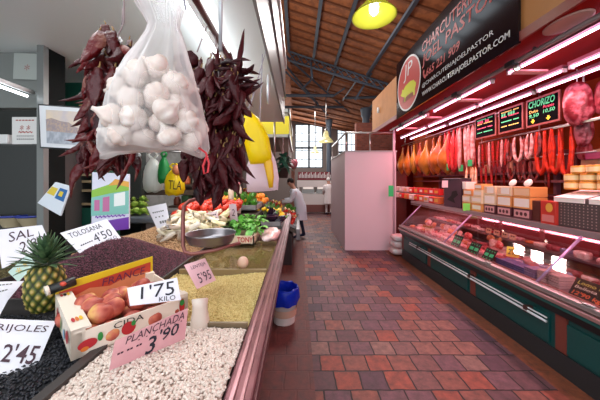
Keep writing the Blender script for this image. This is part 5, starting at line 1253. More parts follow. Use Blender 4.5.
for y in (2.55, 3.45, 4.4, 5.3):
    s = thing('arm_spotlight', 'x', 'lamp', (2.1, y, CH+1.12), 'spotlights along the grey canopy tube')
    MB().box((2.06,y-.05,CH+1.12),(2.14,y+.05,CH+1.17)).build('spot_clamp', M_dark, s, bevel=.005)
    MB().box((2.12,y-.04,CH+1.06),(2.42,y+.04,CH+1.08)).build('spot_arm', M('arm_pink', '#c98a90', .4), s, bevel=.004)
    MB().lathe([(.001,0),(.02,0),(.036,-.05),(.032,-.05),(.001,-.02)], (2.1,y-.06,CH+1.12), 16).build('spot_head', M_steel, s, True)
    MB().ball((2.1,y-.06,CH+1.085), .022, seg=12, rings=8).build('spot_bulb', M('spot_glow', '#fff4e0', emit=9), s, True)
    sp.append(s)
rank(sp, 'small spotlight on a flat arm along the grey canopy tube, {p}')
# ------------------------------------------------------------------ counter
Y0, Y1 = 1.1, 5.42; CX = 2.17
ct = thing('display_counter', 'long refrigerated meat counter with dark green front and slanted glass', 'counter', (2.5, 3.2, 0))
M_teal = M('counter_teal', '#0f4a48', .35); 
MB().box((CX-.0, Y0, 0), (3.0, Y1, .18)).build('kick_plinth', M('plinth_dark', '#2c2c2e', .5), ct)
MB().box((CX+.015, Y0, .18), (3.0, Y1, .5)).build('counter_body', M_teal, ct)
for i in range(4):
    y = Y0+.02+i*1.08; MB().box((CX, y+.05, .2), (CX+.015, y+.98, .44)).build('front_panel', M_teal, ct, bevel=.003)
    MB().box((CX-.002, y+.98, .19), (CX+.016, y+1.07, .5)).build('panel_strip', M('strip_rust', '#7a3a30', .5), ct)
m = MB(); m.hexa([(CX-.03,Y0,.5),(3.0,Y0,.5),(3.0,Y1,.5),(CX-.03,Y1,.5)],[(CX-.06,Y0,.6),(3.0,Y0,.6),(3.0,Y1,.6),(CX-.06,Y1,.6)]); m.build('under_bumper', M('counter_black', '#10181a', .4), ct)
MB().box((CX-.06, Y0, .565), (CX-.05, Y1, .6)).build('teal_band', M('teal_band', '#1c5c58', .3), ct)
m = MB(); m.box((CX-.085,Y0,.6),(CX+.02,Y1,.635)); m.build('bumper_low', M('bumper_pink', '#b98f8c', .3, .5), ct, bevel=.008)
m = MB(); m.box((CX-.07,Y0,.645),(CX+.0,Y1,.69)); m.build('bumper_top', M('bumper_grey', '#a69c9a', .3, .6), ct, bevel=.012)
for y in (1.9, 2.9, 4.0): MB().lathe([(.001,0),(.02,0),(.024,.012),(.001,.014)], (CX-.05,y,.69), 14, sy=2.2).build('glass_catch', M_steel, ct, True)
MB().tube([(CX-.05,2.22,.4),(CX-.05,4.95,.4)], .011, 10).build('front_rail', M('rail_white', '#dcdcdc', .3, .3), ct, True)
MB().tube([(CX-.045,2.22,.432),(CX-.045,4.95,.432)], .007, 10).build('front_rail', M('rail_white', ''), ct, True)
for y in (2.4, 3.2, 4.6): MB().box((CX-.06,y,.385),(CX+.02,y+.04,.44)).build('rail_bracket', M('bracket_dark', '#4a2a26', .5), ct)
MB().box((CX+.0, Y0, .60), (3.0, Y1, .66)).build('tray_deck', M('deck_steel', '#a08c90', .35, .6), ct)
MB().box((CX+.005, Y0, .66), (CX+.012, Y1, .695)).build('tray_lip', M('lip_pink', '#c08c8c', .3, .4), ct)
MB().box((2.58, Y0-.2, 1.12), (3.0, 5.9, 1.15)).build('upper_shelf', M('shelf_steel', '#8c7f80', .3, .7), ct)
m = MB(); m.box((2.56, Y0-.2, 1.1), (2.58, 5.9, 1.155)); m.box((2.56,Y0-.2,1.07),(2.575,5.9,1.085)); m.build('shelf_edge', M('shelf_edge_dark', '#a89494', .35, .4), ct)
MB().box((2.98, Y0, .6), (3.02, 5.9, 1.12)).build('counter_back', M('case_back_red', '#7a2a2c', .4), ct)
MB().tube([(2.72,Y0+.1,1.105),(2.72,Y1-.1,1.105)], .009, 8).build('hidden_fill_tube', M('fill_tube_glow', '#ffe0e8', emit=18, ecol='#ffc4d0'), ct, True)  # glowing tube added out of sight under the shelf to brighten the trays
MB().box((2.72, Y0, .82), (2.98, Y1, .84)).build('inner_shelf', M('shelf_steel', ''), ct)
gx0, gz0, gx1, gz1 = CX-.02, .69, 2.57, 1.1
def glassq(y0, y1): return [(gx0,y0,gz0),(gx0,y1,gz0),(gx1,y1,gz1),(gx1,y0,gz1)]
ys = [Y0, 2.35, 3.85, Y1]
for a, b in zip(ys[:-1], ys[1:]):
    m = MB(); m.slab(glassq(a+.01, b-.01), .006); m.build('front_glass', pane('case_glass', '#fff4f4', .03), ct)
m = MB(); m.slab([(gx0,Y1,gz0),(3.0,Y1,gz0),(3.0,Y1,gz1),(gx1,Y1,gz1)], .006); m.build('end_glass', pane('case_glass',''), ct)
for y in ys: MB().tube([(gx0+.01,y,gz0),(gx1,y,gz1)], .012, 8).build('glass_support', M('support_lilac', '#b79ac4', .3, .5), ct, True)
# upright post at the far end
ps = thing('canopy_post', 'slim grey steel post at the far end of the meat counter', 'post', (2.12, 5.75, 0))
MB().box((2.1,5.73,0),(2.14,5.77,CH+1.19)).build('post_tube', M('post_pinkgrey', '#a89098', .35, .5), ps)
def gcard(px, py, w_, h_, Y, col, label, txt=None, ink=None, lean=0, cat='price card', grp=None, face=False):
    c = P(px, py, Y); ww = w_*Y/F; hh = h_*Y/F
    q = [c+Vector((-ww/2,-.0,hh/2)), c+Vector((ww/2,0,hh/2)), c+Vector((ww/2,-lean,-hh/2)), c+Vector((-ww/2,-lean,-hh/2))]
    return card('price_card', label, cat, q, M('card_'+col[1:], col, .5), [(txt, (.1,.2,.9,.8))] if txt else [], ink, group=grp)
gcard(391,191,5,11,5.7,'#2cb868','bright green card clipped to the post at the far end of the counter')
box('tall_shelf_side', (2.92,7.0,0), (2.95,7.75,1.9), M_rw, None, 0, 'dark red side panel behind the far end of the shop', 'panel')
# white and pink crate at the far counter foot
m = MB(); c = P(396,255,5.55)
m = MB(); 
for k in range(3): m.box((2.02+.0, 5.5, .02+.14*k), (2.4, 5.85, .02+.14*k+.12))
t = thing('stacked_sacks', 'pinkish white crumpled sacks piled at the far foot of the counter', 'sack', (2.2, 5.68, 0))
for k in range(3):
    m = MB(); seg, rg = 22, 10; vs = []; cx, cy, cz = 2.2+.02*k, 5.66, .09+.14*k
    for i in range(rg+1):
        th = PI*i/rg
        for kk_ in range(seg):
            a = 2*PI*kk_/seg; sq = 1/(abs(math.cos(a))**4+abs(math.sin(a))**4)**.25; l = 1+.06*math.sin(a*6+i*2+k); vs.append((cx+.2*l*sq*math.sin(th)**.5*math.cos(a), cy+.17*l*sq*math.sin(th)**.5*math.sin(a), cz-math.cos(th)*.075))
    m.add(vs, [(i*seg+j, i*seg+(j+1) % seg, (i+1)*seg+(j+1) % seg, (i+1)*seg+j) for i in range(rg) for j in range(seg)])
    m.build('sack', M('sack_pink', '#e0aeac', .5, noise='#d8d0d0', nscale=6), t, True)
# ------------------------------------------------------------------ rails, boards
rr = thing('meat_rail', 'chromed rails for hanging meat along the shop back', 'rail', (3.0, 4.5, CH+.62))
MB().tube([(3.1,2.7,CH+.31),(3.1,4.5,CH+.31)], .008, 8).build('rail_bar', M_steel, rr, True)
MB().tube([(3.0,2.2,CH+.63),(3.0,4.3,CH+.63)], .012, 8).build('rail_bar', M_steel, rr, True)
MB().tube([(3.15,3.8,CH+1.02),(3.15,7.4,CH+1.02)], .01, 8).build('rail_bar', M_steel, rr, True)
MB().tube([(2.95,3.8,CH+1.0),(2.95,7.4,CH+1.0)], .012, 8).build('rail_bar', M_steel, rr, True)
for y, z in ((2.3,.63),(3.2,.63),(4.2,.63),(4.5,1.0),(6,1.0),(7.2,1.0)): MB().tube([(2.97,y,CH+z),(2.97,y,CH+1.19)], .008, 6).build('rail_hanger', M_steel, rr, True)
MB().box((2.94,2.35,CH+.6),(2.96,3.0,CH+.62)).build('rail_plate', M_steel, rr)
bds = []
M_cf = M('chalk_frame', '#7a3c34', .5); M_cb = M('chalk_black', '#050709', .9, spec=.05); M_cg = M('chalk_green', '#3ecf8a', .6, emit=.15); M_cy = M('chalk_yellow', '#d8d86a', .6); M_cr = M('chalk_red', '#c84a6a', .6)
BXX = 2.94
for i, (p0, p1, tx) in enumerate(((475,496,[('--- --', M_cr)]), (498.5,523,[('-- ---', M_cg)]), (526,560,[('CHORIZO', M_cg)]))):
    a = BXX*F/(p0-VX); b = BXX*F/(p1-VX); z1 = CH+1.03; z0 = CH+.68
    q = [Vector((BXX,a,z1)), Vector((BXX,b,z1)), Vector((BXX,b,z0)), Vector((BXX,a,z0))]
    t = thing('chalkboard', ('narrow chalkboard with reddish writing, farthest along the shop', 'chalkboard with faint green writing between the other two', 'chalkboard reading CHORIZO in green with arrows')[i], 'chalkboard', (BXX,(a+b)/2,z0), 'chalkboards above the hanging sausages')
    MB().slab([q[0],q[3],q[2],q[1]], .02).build('board_frame', M_cf, t)
    sheet(t, q, .05, .07, .95, .93, .002, M_cb, 'board_face')
    if i == 2:
        text(t, 'CHORIZO', q, (.1,.1,.88,.34), M_cg, lift=.006, bold=.02); text(t, 'Dulce', q, (.12,.42,.4,.52), M_cy, lift=.006); text(t, '9,50', q, (.12,.56,.42,.7), M_cg, lift=.006, bold=.01)
        text(t, 'Picante', q, (.55,.36,.86,.46), M_cr, lift=.006); text(t, '10,50', q, (.55,.5,.88,.64), M_cg, lift=.006, bold=.01)
        for u_ in (.24, .7): poly(t, q, [(u_-.03,.74),(u_+.03,.74),(u_+.03,.8),(u_+.07,.8),(u_,.9),(u_-.07,.8),(u_-.03,.8)], .006, M_pig, 'drawn_arrow')
    else:
        for r_ in range(4):
            text(t, ('------ ---', '--- -----')[r_ % 2], q, (.14,.14+.19*r_,.86,.18+.19*r_), (M_cg, M_cy, M_cr)[(r_+i) % 3], lift=.006, bold=.02)
        text(t, tx[0][0], q, (.15,.2,.7,.32), tx[0][1], lift=.006)
# ------------------------------------------------------------------ hams
m = MB(); seg, n = 20, 16; vs = []
for i in range(n+1):
    u_ = i/n; r = [.018,.022,.026,.032,.042,.06,.082,.1,.115,.124,.128,.126,.118,.1,.075,.045,.004][i]; z = -.78*u_; x = .05*math.sin(u_*2.6)
    for k in range(seg): a = 2*PI*k/seg; vs.append((x+r*1.12*math.cos(a), r*.68*math.sin(a), z))
m.add(vs, [(i*seg+k, i*seg+(k+1) % seg, (i+1)*seg+(k+1) % seg, (i+1)*seg+k) for i in range(n) for k in range(seg)])
m.tube([(0,0,.07),(0,0,-.01)], .004, 6)
hm = m.build('cured_ham', M('ham_skin', '#c8661c', .3, noise='#7c2c10', nscale=7, vary='#94701c'), None, True, local=True); tag(hm, 'x', 'ham', 'cured hams hanging at the far end of the shop')
hs = []
for i, y in enumerate((7.3, 6.95, 6.6, 6.25, 5.95, 5.65, 5.38, 5.1)):
    o = hm if i == 0 else copy_tree(hm); o.location = (2.95, y, CH+.93); o.rotation_euler = (0, ru(-.05,.05), PI/2+ru(-.7,.7)); o.scale = (1.25, 1.25, ru(.95,1.05)); hs.append(o)
rank(hs, 'cured ham hanging from the far rail, {p}')
# ------------------------------------------------------------------ sausages
def sausage_mesh(pts, r, links=0):
    m = MB(); P_ = [Vector(p) for p in pts]; L = [0]
    for a, b in zip(P_[:-1], P_[1:]): L.append(L[-1]+(b-a).length)
    n = 26; out = []; rad = []
    for i in range(n+1):
        s = L[-1]*i/n; j = max(k for k in range(len(L)) if L[k] <= s+1e-9); j = min(j, len(P_)-2); f = (s-L[j])/(L[j+1]-L[j]); out.append(P_[j].lerp(P_[j+1], min(f, 1)))
        rr_ = r*(.35+.65*min(1, 6*min(i, n-i)/n))
        if links: rr_ *= .55+.45*abs(math.sin(PI*links*i/n))**.35
        rad.append(rr_)
    m.tube(out, rad, 9); return m
straight = sausage_mesh([(0,0,0),(0,.005,-.2),(0,0,-.42)], .02)
loop = sausage_mesh([(0,-.035,0),(0,-.045,-.2),(0,-.03,-.36),(0,0,-.41),(0,.03,-.36),(0,.045,-.2),(0,.035,0)], .018)
links = sausage_mesh([(0,-.03,0),(0,-.05,-.12),(0,-.035,-.24),(0,0,-.29),(0,.035,-.24),(0,.05,-.12),(0,.03,0)], .018, 4)
M_s1 = M('chorizo_red', '#a81410', .45, spec=.3, noise='#7c1412', nscale=25, bump=.2); M_s2 = M('chorizo_orange', '#c42c0a', .4, spec=.3, noise='#9a1c08', nscale=20, bump=.15); M_s3 = M('salami_pink', '#a86a66', .5, noise='#c89a90', nscale=30); M_s4 = M('sausage_dark', '#3c1216', .35, noise='#9a3a34', nscale=14)
M_s5 = M('fuet_white', '#d8b4ac', .6, noise='#b06a62', nscale=22)
def hang(kind, mb, mats, Ylist, z, x, grp, fmt, rows=1, sc=1, rz=.3):
    out = []; pr = {}
    for i, y in enumerate(Ylist):
        mt = mats[i % len(mats)]
        if mt.name not in pr: pr[mt.name] = mb.build(kind, mt, None, True, local=True); o = pr[mt.name]; tag(o, 'x', 'sausage', grp)
        else: o = copy_tree(pr[mt.name])
        o.location = (x+ru(-.03,.03), y, z); o.rotation_euler = (ru(-.04,.04), ru(-.04,.04), ru(-rz,rz)); k = sc*ru(.92,1.06); o.scale = (sc*1.0, sc*1.0, k); out.append(o)
    rank(out, fmt, rows); return out
fr_ = lambda a, b, n: [a+(b-a)*i/(n-1) for i in range(n)]
yp = lambda px, x=3.0: x*F/(px-VX)
hang('long_chorizo', loop, [M_s2], [yp(p) for p in (542,549.5,557,565)], CH+.61, 3.0, 'orange chorizo loops on the rail', 'long orange chorizo loop on the near rail, {p}', sc=1.3, rz=.1)
hang('dark_sausage', links, [M_s4, M_s5], [yp(p) for p in (510,517,524,531,538)], CH+.61, 3.0, 'dark and pale sausage rings', 'dark or pale sausage ring hanging beside the orange chorizos, {p}', sc=1.15)
hang('dark_sausage', links, [M_s4], [yp(p,3.1) for p in (513,520,527,534)], CH+.3, 3.1, 'lower dark sausage rings', 'dark sausage ring in the lower row, {p}', sc=1.0)
hang('thin_sausage', straight, [M_s1, M_s3, M_s1], [yp(p) for p in (474,478,482,486,490,494,498,502,506)], CH+.61, 3.0, 'thin sausages under the chalkboards', 'thin dried sausage under the chalkboards, {p}', sc=.95)
hang('red_chorizo', straight, [M_s1], [yp(p) for p in (475,479.5,484,489)], CH+.25, 3.02, 'short red chorizos', 'short red chorizo in the lower row, {p}', sc=.9)
hang('red_chorizo', loop, [M('chorizo_bright', '#cf1c20', .28, noise='#a01416', nscale=22)], [yp(p,2.95) for p in (448,452.5,457)], CH+.97, 2.95, 'bright red chorizo loops', 'bright red chorizo loop beside the hams, {p}', sc=1.9, rz=.1)
hang('long_salami', straight, [M_s3, M_s5], [yp(p,2.95) for p in (461,464.5,468,471.5)], CH+.97, 2.95, 'long pinkish salamis', 'long pinkish salami left of the chalkboards, {p}', sc=1.75)
hang('salami', straight, [M_s3, M_s1, M_s5], [yp(p,2.95) for p in (404,411,418,425,431,437,443)], CH+1.0, 3.15, 'salamis behind the hams', 'salami hanging behind the hams, {p}', sc=1.0)
hang('fuet_bundle', straight, [M('fuet_cream', '#eac9a8', .5, noise='#d8a070', nscale=14)], [yp(p,2.85) for p in (468,470.5,473,475.5)], CH+.22, 2.85, 'bundle of cream dried sausages', 'cream dried sausage hanging beside the green card, {p}', sc=.85)
hang('thin_sausage', straight, [M_s1, M_s4], [yp(p,3.2) for p in (496,500,504,508,512,545,550)], CH+.2, 3.2, 'sausages in the lower back row', 'thin sausage in the lower back row, {p}', sc=.7)
for px, py, Y, n_ in ((449,167,5.0,'bright green card below the red chorizos'),(461,168,4.7,'small green card left of the cream sausages'),(470,163,4.35,'green card above the cream sausages')):
    gcard(px, py, 4.5, 6.5, Y, '#3cc070', n_)
# cured meat joints at the near end
def joint(name, label, cxp, cyp, w_, h_, Y, col, col2, seed):
    r = random.Random(seed); c = P(cxp, cyp, Y); W = w_*Y/F/2; H = h_*Y/F/2; m = MB(); seg, rg = 28, 20; vs = []; ph = [r.uniform(0,6) for _ in range(6)]
    for i in range(rg+1):
        th = PI*i/rg; u_ = i/rg
        for k in range(seg):
            a = 2*PI*k/seg; l = 1+.12*math.sin(a*3+ph[0]+u_*5)+.08*math.sin(a*5+ph[1]-u_*9)+.05*math.sin(a*9+ph[2]+u_*14); tp = .55+.6*math.sin(PI*(.2+.7*u_))**1.0
            vs.append((c.x+W*.5*l*tp*math.sin(th)**.7*math.cos(a), c.y+W*.62*l*tp*math.sin(th)**.7*math.sin(a), c.z-math.cos(th)*H))
    m.add(vs, [(i*seg+k, i*seg+(k+1) % seg, (i+1)*seg+(k+1) % seg, (i+1)*seg+k) for i in range(rg) for k in range(seg)])
    t = thing(name, label, 'meat', c); m.build('meat_body', M('joint_'+str(seed), col, .35, noise=col2, nscale=13, nlow=.45, nhigh=.6, bump=.6, bscale=25), t, True)
    MB().tube([(c.x,c.y,c.z+H*.95),(c.x,c.y,CH+1.18)], .004, 6).build('meat_string', M_white, t)
joint('cured_meat', 'big marbled red cured joint hanging right of the chalkboards', 577, 104, 33, 44, 2.75, '#6e1622', '#b8606c', 11)
joint('cured_meat', 'lower marbled joint hanging under the big one', 583, 128, 20, 38, 2.8, '#66141f', '#a85a64', 12)
joint('cured_meat', 'reddish joint at the near end of the shop, partly out of view', 603, 97, 22, 34, 2.6, '#6e1622', '#a8505a', 13)
joint('cured_meat', 'small red pig-like joint hanging above the round cans', 584, 150, 16, 20, 2.9, '#8a1c20', '#b8505a', 14)
# ------------------------------------------------------------------ goods on the upper shelf
ZU = 1.152
def rbox(name, label, cat, px0, px1, py0, py1, X, d, mat, grp=None, front=None, z=None, bevel=.004, th=None):
    """box whose -X face fills the given pixel span on the plane X"""
    ya = X*F/(px0-VX); yb_ = X*F/(px1-VX); ym = (ya+yb_)/2; z0 = CH-(py1-VY)*ym/F; z1 = CH-(py0-VY)*ym/F
    if z is not None: z1 = z+(z1-z0); z0 = z
    t = thing(name, label, cat, (X+d/2, ym, z0), grp)
    MB().box((X, yb_, z0), (X+d, ya, z1)).build('carton', mat, t, bevel=bevel)
    q = [Vector((X,ya,z1)), Vector((X,yb_,z1)), Vector((X,yb_,z0)), Vector((X,ya,z0))]
    if front: front(t, q)
    return t, q, z1
M_bx1 = M('carton_cream', '#f0d8b0', .5); M_bx2 = M('carton_orange', '#e8a05a', .5); M_bx3 = M('carton_dark', '#5a2a30', .5); M_wht = M('label_white', '#f6ece0', .5)
cells = []
for ci, (a, b) in enumerate(((483.5,495.5),(496.5,511.5),(512.5,531))):
    z = ZU
    for r_, (h, mt, fc) in enumerate(((.12, M_bx3, M('label_rose', '#d8a0a0', .5)), (.14, M_bx2 if ci else M_bx1, M_wht), (.12, M_bx2 if ci == 2 else M_bx1, M('label_peach', '#f0c49a', .5)))):
        X = 2.66; ya = X*F/(a-VX); yb_ = X*F/(b-VX)
        t = thing('food_carton', 'x', 'carton', (X+.1, (ya+yb_)/2, z), 'stacked food cartons on the upper shelf')
        MB().box((X, yb_+.008, z), (X+.2, ya-.008, z+h-.004)).build('carton', mt, t, bevel=.004)
        q = [Vector((X,ya-.01,z+h-.006)), Vector((X,yb_+.01,z+h-.006)), Vector((X,yb_+.01,z)), Vector((X,ya-.01,z))]
        sheet(t, q, .06, .12, .94, .86, .001, fc, 'label')
        if r_ == 0: 
            for k in range(3): blob(q, .25+.25*k, .5, .09, .2, M_bx3, .003, parent=t)
        elif r_ == 2 and ci < 2: sheet(t, q, .3, .1, .9, .8, .003, M_wht, 'label')
        cells.append(t); z += h
rank(cells, 'food carton on the upper shelf, {p} of the carton stack', 3)
pl = []
for px, py in ((513.5,184),(529,182.5)):
    c = P(px, py, 3.1 if px < 520 else 2.9); m = MB(); m.lathe([(.001,0),(.045,0),(.05,.012),(.045,.02),(.001,.022)], (0,0,0), 20)
    o = m.build('round_cheese', M('cheese_white', '#f4ead8', .5), None, True, local=True); X = 2.7; o.location = (X, X*F/(px-VX), ZU+.385); o.rotation_euler = (0, -1.1, 0); pl.append(tag(o, 'x', 'cheese', 'small white round cheeses on the cartons'))
    o.location.z = ZU+.42
rank(pl, 'small white round cheese propped on the carton stack, {p}')
# yellow cartons with pale fronts
yc = []
for (a, b, z0, h, mt) in ((462,470,0,.12,M_bx2),(471,482,0,.12,M_bx2),(462,470,.12,.1,M_bx1),(471,482,.12,.1,M_bx1),(463,472,.22,.1,M_bx2),(473,482,.22,.1,M_bx1),(462,466,.32,.12,M_wht),(474,482,.32,.09,M_bx2)):
    X = 2.64; ya = X*F/(a-VX); yb_ = X*F/(b-VX); t = thing('yellow_carton', 'x', 'carton', (X+.08, (ya+yb_)/2, ZU+z0), 'yellow cartons beside the dark scale')
    MB().box((X, yb_+.006, ZU+z0), (X+.16, ya-.006, ZU+z0+h-.004)).build('carton', mt, t, bevel=.004)
    q = [Vector((X,ya,ZU+z0+h)), Vector((X,yb_,ZU+z0+h)), Vector((X,yb_,ZU+z0)), Vector((X,ya,ZU+z0))]; sheet(t, q, .12, .25, .88, .75, .001, M_wht, 'label'); yc.append(t)
rank(yc, 'yellow and white carton beside the dark scale, {p}', 4)
gcard(466.5,207,7,7.5,3.95,'#7ad85a','lime green card on the shelf edge below the yellow cartons')
# dark scale
t, q, z1 = rbox('shop_scale', 'dark purple weighing scale with a black pointer shape on the upper shelf', 'scale', 444, 461, 184, 212, 2.66, .2, M('scale_purple', '#4a2e3c', .45), z=ZU)
poly(t, q, [(.2,.75),(.45,.6),(.5,.45),(.75,.4),(.85,.55),(.6,.7),(.7,.85),(.4,.8)], .002, M_blk, 'pointer_shape')
MB().box((2.64,q[1].y-.01,z1),(2.9,q[0].y+.01,z1+.015)).build('scale_plate', M_steel, t)
gcard(445,184,6,7,4.45,'#e8c8c8','white card standing left of the dark scale', cat='card')
# packs and jars at the far part of the shelf
pks = []
for r_ in range(2):
    for i in range(9):
        px = 397+i*5.2; X = 2.75+.1*r_; y = X*F/(px-VX); h = .13
        z = ZU+(.16 if r_ else .0); 
        mt = (M('pack_white', '#dcbcb8', .4), M('pack_red', '#cf2c2c', .35), M('pack_orange', '#d86a3a', .4))[(i+r_) % 3 if r_ == 0 else (0 if i < 3 else 1)]
        t = thing('food_pack', 'x', 'pack', (X, y, z), 'small packs at the far part of the upper shelf')
        MB().box((X-.05, y-.1, z), (X+.05, y+.1, z+h)).build('carton', mt, t, bevel=.012)
        qq_ = [Vector((X-.05,y+.1,z+h)), Vector((X-.05,y-.1,z+h)), Vector((X-.05,y-.1,z)), Vector((X-.05,y+.1,z))]; sheet(t, qq_, .2, .3, .8, .7, .001, M_wht if i % 2 else M('label_gold', '#e0a840', .4), 'label'); pks.append(t)
    if r_ == 0: MB().box((2.8,4.75,ZU+.135),(3.0,7.5,ZU+.155)).build('riser_shelf', M('shelf_steel', ''), ct)
rank(pks, 'small red, white or orange pack on the far shelf, {p}', 2)
# gold round tins
m = MB(); m.lathe([(.001,0),(.062,0),(.065,.006),(.065,.07),(.062,.076),(.001,.076)], (0,0,0), 24); m.lathe([(.0655,.015),(.0655,.06)], (0,0,0), 24, 1)
tin = m.build('round_tin', [M('tin_gold', '#e0a040', .3, .4), M('tin_cream', '#f4dca0', .4)], None, True, local=True); tag(tin, 'x', 'tin', 'gold round tins on top of the perforated case')
ts = []
def shelfY(px, X=2.75): return X*F/(px-VX)
ztop = ZU+.365
for r_ in range(3):
    for i in range(4 if r_ < 2 else 3):
        o = tin if not ts else copy_tree(tin); o.location = (2.78+ru(-.01,.01), 2.62-i*.14-(.06 if r_ == 2 else 0), ztop+r_*.078); o.rotation_euler = (0,0,ru(0,6)); ts.append(o)
rank(ts, 'gold round tin above the perforated case, {p}', 3)
# perforated metal case with white sheets on its sloping top
t = thing('perforated_case', 'grey perforated metal case with white sheets on its top, near end of the shelf', 'case', (2.75, 2.4, ZU))
m = MB(); ya = 2.68; yb_ = 2.0; m.hexa([(2.63,yb_,ZU),(2.95,yb_,ZU),(2.95,ya,ZU),(2.63,ya,ZU)],[(2.63,yb_,ZU+.28),(2.95,yb_,ZU+.36),(2.95,ya,ZU+.36),(2.63,ya,ZU+.28)]); m.build('case_body', M('case_grey', '#6a5c5c', .4, .5), t, bevel=.006)
m = MB()
for i in range(18):
    for j in range(8):
        y = ya-.05-i*.034; z = ZU+.025+j*.028; m.lathe([(.001,0),(.006,0)], (0,0,0), 6); n_ = 7*2
        for v_i in range(len(m.v)-12, len(m.v)): vv = m.v[v_i]; m.v[v_i] = (2.628, y+vv[0], z+vv[1])
m.build('perforation', M('hole_light', '#c8a8a0', .5), t)
for a, b in ((ya-.02, ya-.3), (ya-.34, yb_+.02)):
    m = MB(); m.hexa([(2.62,b,ZU+.28),(2.9,b,ZU+.353),(2.9,a,ZU+.353),(2.62,a,ZU+.28)],[(2.61,b,ZU+.285),(2.9,b,ZU+.358),(2.9,a,ZU+.358),(2.61,a,ZU+.285)]); m.build('white_sheet', M('sheet_bright', '#fff4ec', .5), t)
    m = MB(); m.box((2.618,b,ZU+.24),(2.628,a,ZU+.285)); m.build('white_sheet', M('sheet_bright', ''), t)
t, q, z1 = rbox('red_box', 'bright red slanted box with a round yellow cheese picture', 'box', 540.5, 555.5, 198, 221, 2.6, .1, M('box_red', '#c8382c', .4), z=ZU)
blob(q, .6, .28, .24, .2, M('cheese_gold', '#e8b04a', .4), .002, parent=t); sheet(t, q, .1, .6, .9, .9, .001, M('box_pink', '#d8807a', .4), 'label')
t, q, z1 = rbox('card_box', 'dark brown box standing between the cartons and the red box', 'box', 532, 540, 196, 216, 2.68, .15, M('box_brown', '#5c2a22', .5), z=ZU)
# rear shelving and goods on it
rs = thing('rear_shelving', 'dark red shelves against the rear wall of the shop', 'shelving', (3.35, 4.5, .8))
for z in (CH-.45, CH-.02, CH+.1):
    MB().box((3.2, 1.5, z), (3.45, 7.2, z+.03)).build('shelf', M('rear_shelf', '#8a4a50', .4), rs)
for y in (2.7, 3.4, 4.1, 5.0, 6.2): MB().box((3.38,y,.5),(3.44,y+.04,CH+.6)).build('shelf_upright', M('rear_upright', '#a05a68', .4), rs)
bg = []
cc = ['#b5524a', '#7a2a2a', '#c88a6a', '#94404a', '#d0a080', '#5a1c20', '#c86a3a']
for k in range(44):
    y = 2.2+(k % 22)*.225; z = (CH-.42, CH+.13)[k//22]; h = ru(.14, .26)
    if k % 3 == 0: m = MB(); m.lathe([(.001,0),(.06,0),(.065,.02),(.065,h*.7),(.04,h*.85),(.04,h),(.001,h)], (3.3,y,z), 14); sm = True
    else: m = MB(); m.box((3.22,y-.09,z),(3.4,y+.09,z+h)); sm = False
    o = m.build('jar' if sm else 'meat_package', M('rear_'+str(k % 7), cc[k % 7], .4), None, sm, bevel=0 if sm else .01); tag(o, 'x', 'jar' if sm else 'package', 'goods on the rear shelves'); bg.append(o)
rank(bg, 'reddish packaged item on the rear shop shelves, {p}', 2)
# round clock-like can between joints, purple tray
t = thing('round_plaque', 'round red plaque with dark rim on the rear wall', 'plaque', (3.38, 3.38*F/(574-VX), CH+.1))
y = 3.38*F/(574-VX)
m = MB(); m.tube([(3.36,y,CH+.16),(3.4,y,CH+.16)], .12, 28); m.build('plaque_rim', M('plaque_dark', '#4a3a3c', .5), t)
m = MB(); m.tube([(3.35,y,CH+.16),(3.36,y,CH+.16)], .075, 28); m.build('plaque_face', M('plaque_red', '#b03a22', .5), t)
t, q, z1 = rbox('pink_tray', 'pinkish violet tray stack behind the gold tins', 'tray', 585, 604, 152, 159, 3.1, .2, M('tray_violet', '#8a3a5a', .4))
m = MB()
# ------------------------------------------------------------------ inside the glass case
ZT = .66
items = []
def meat(name, label_cat, mb, mats): return (name, label_cat, mb, mats)
def slab_mb(a, b, h, seed):
    r = random.Random(seed); m = MB(); seg = 18; vs = []; 
    for i, (k_, z) in enumerate(((.92,0),(1,.3),(1,.75),(.9,1),(.001,1))):
        for k in range(seg):
            an = 2*PI*k/seg; sq = 1/(abs(math.cos(an))**3+abs(math.sin(an))**3)**(1/3); l = 1+.06*math.sin(an*3+seed); vs.append((a*k_*l*sq*math.cos(an), b*k_*l*sq*math.sin(an), h*z))
    m.add(vs, [(i*seg+k, i*seg+(k+1) % seg, (i+1)*seg+(k+1) % seg, (i+1)*seg+k) for i in range(4) for k in range(seg)]); return m
MM = [M('meat_red', '#c02c30', .3, noise='#e8a8a0', nscale=22, nlow=.5, nhigh=.62), M('meat_pink', '#e08a90', .3, noise='#f4d0cc', nscale=18), M('meat_dark', '#7c1a22', .35, noise='#b05058', nscale=25), M('meat_orange', '#d85a30', .35, noise='#e89a60', nscale=15), M('fat_white', '#f4dcd4', .4, noise='#e0a09c', nscale=12), M('pack_silver', '#a8a0c0', .25, .3)]
proto = []
for k in range(6):
    o = slab_mb(.07, .1, .05+.01*(k % 3), k).build(('red_meat_cut','pink_ham_slice','dark_cured_loin','orange_sausage_pack','fat_bacon_slab','sealed_pack')[k], MM[k], None, True, local=True); tag(o, 'x', 'meat' if k < 5 else 'pack', 'meats laid out in the glass case'); proto.append([o, 0])
for i in range(23):
    for j in range(5):
        y = 1.75+i*.16+ru(-.03,.03); x = CX+.17+j*.12+ru(-.02,.02)
        if y > 5.3: continue
        k = random.choice((0,0,1,1,2,3,4)) if y > 3 else random.choice((1,2,4,5,5,0))
        if j == 0 and i < 7: continue
        o = proto[k][0] if proto[k][1] == 0 else copy_tree(proto[k][0]); proto[k][1] += 1
        up_ = .84 if x > 2.74 else ZT
        o.location = (x, y, up_+.004); o.rotation_euler = (0, ru(-.12,.12), ru(-.5,.5)); s_ = ru(.6,.85); o.scale = (s_, s_, s_*ru(.8,1.5)); items.append(o)
for p_ in proto:
    if p_[1] == 0: bpy.data.objects.remove(p_[0])
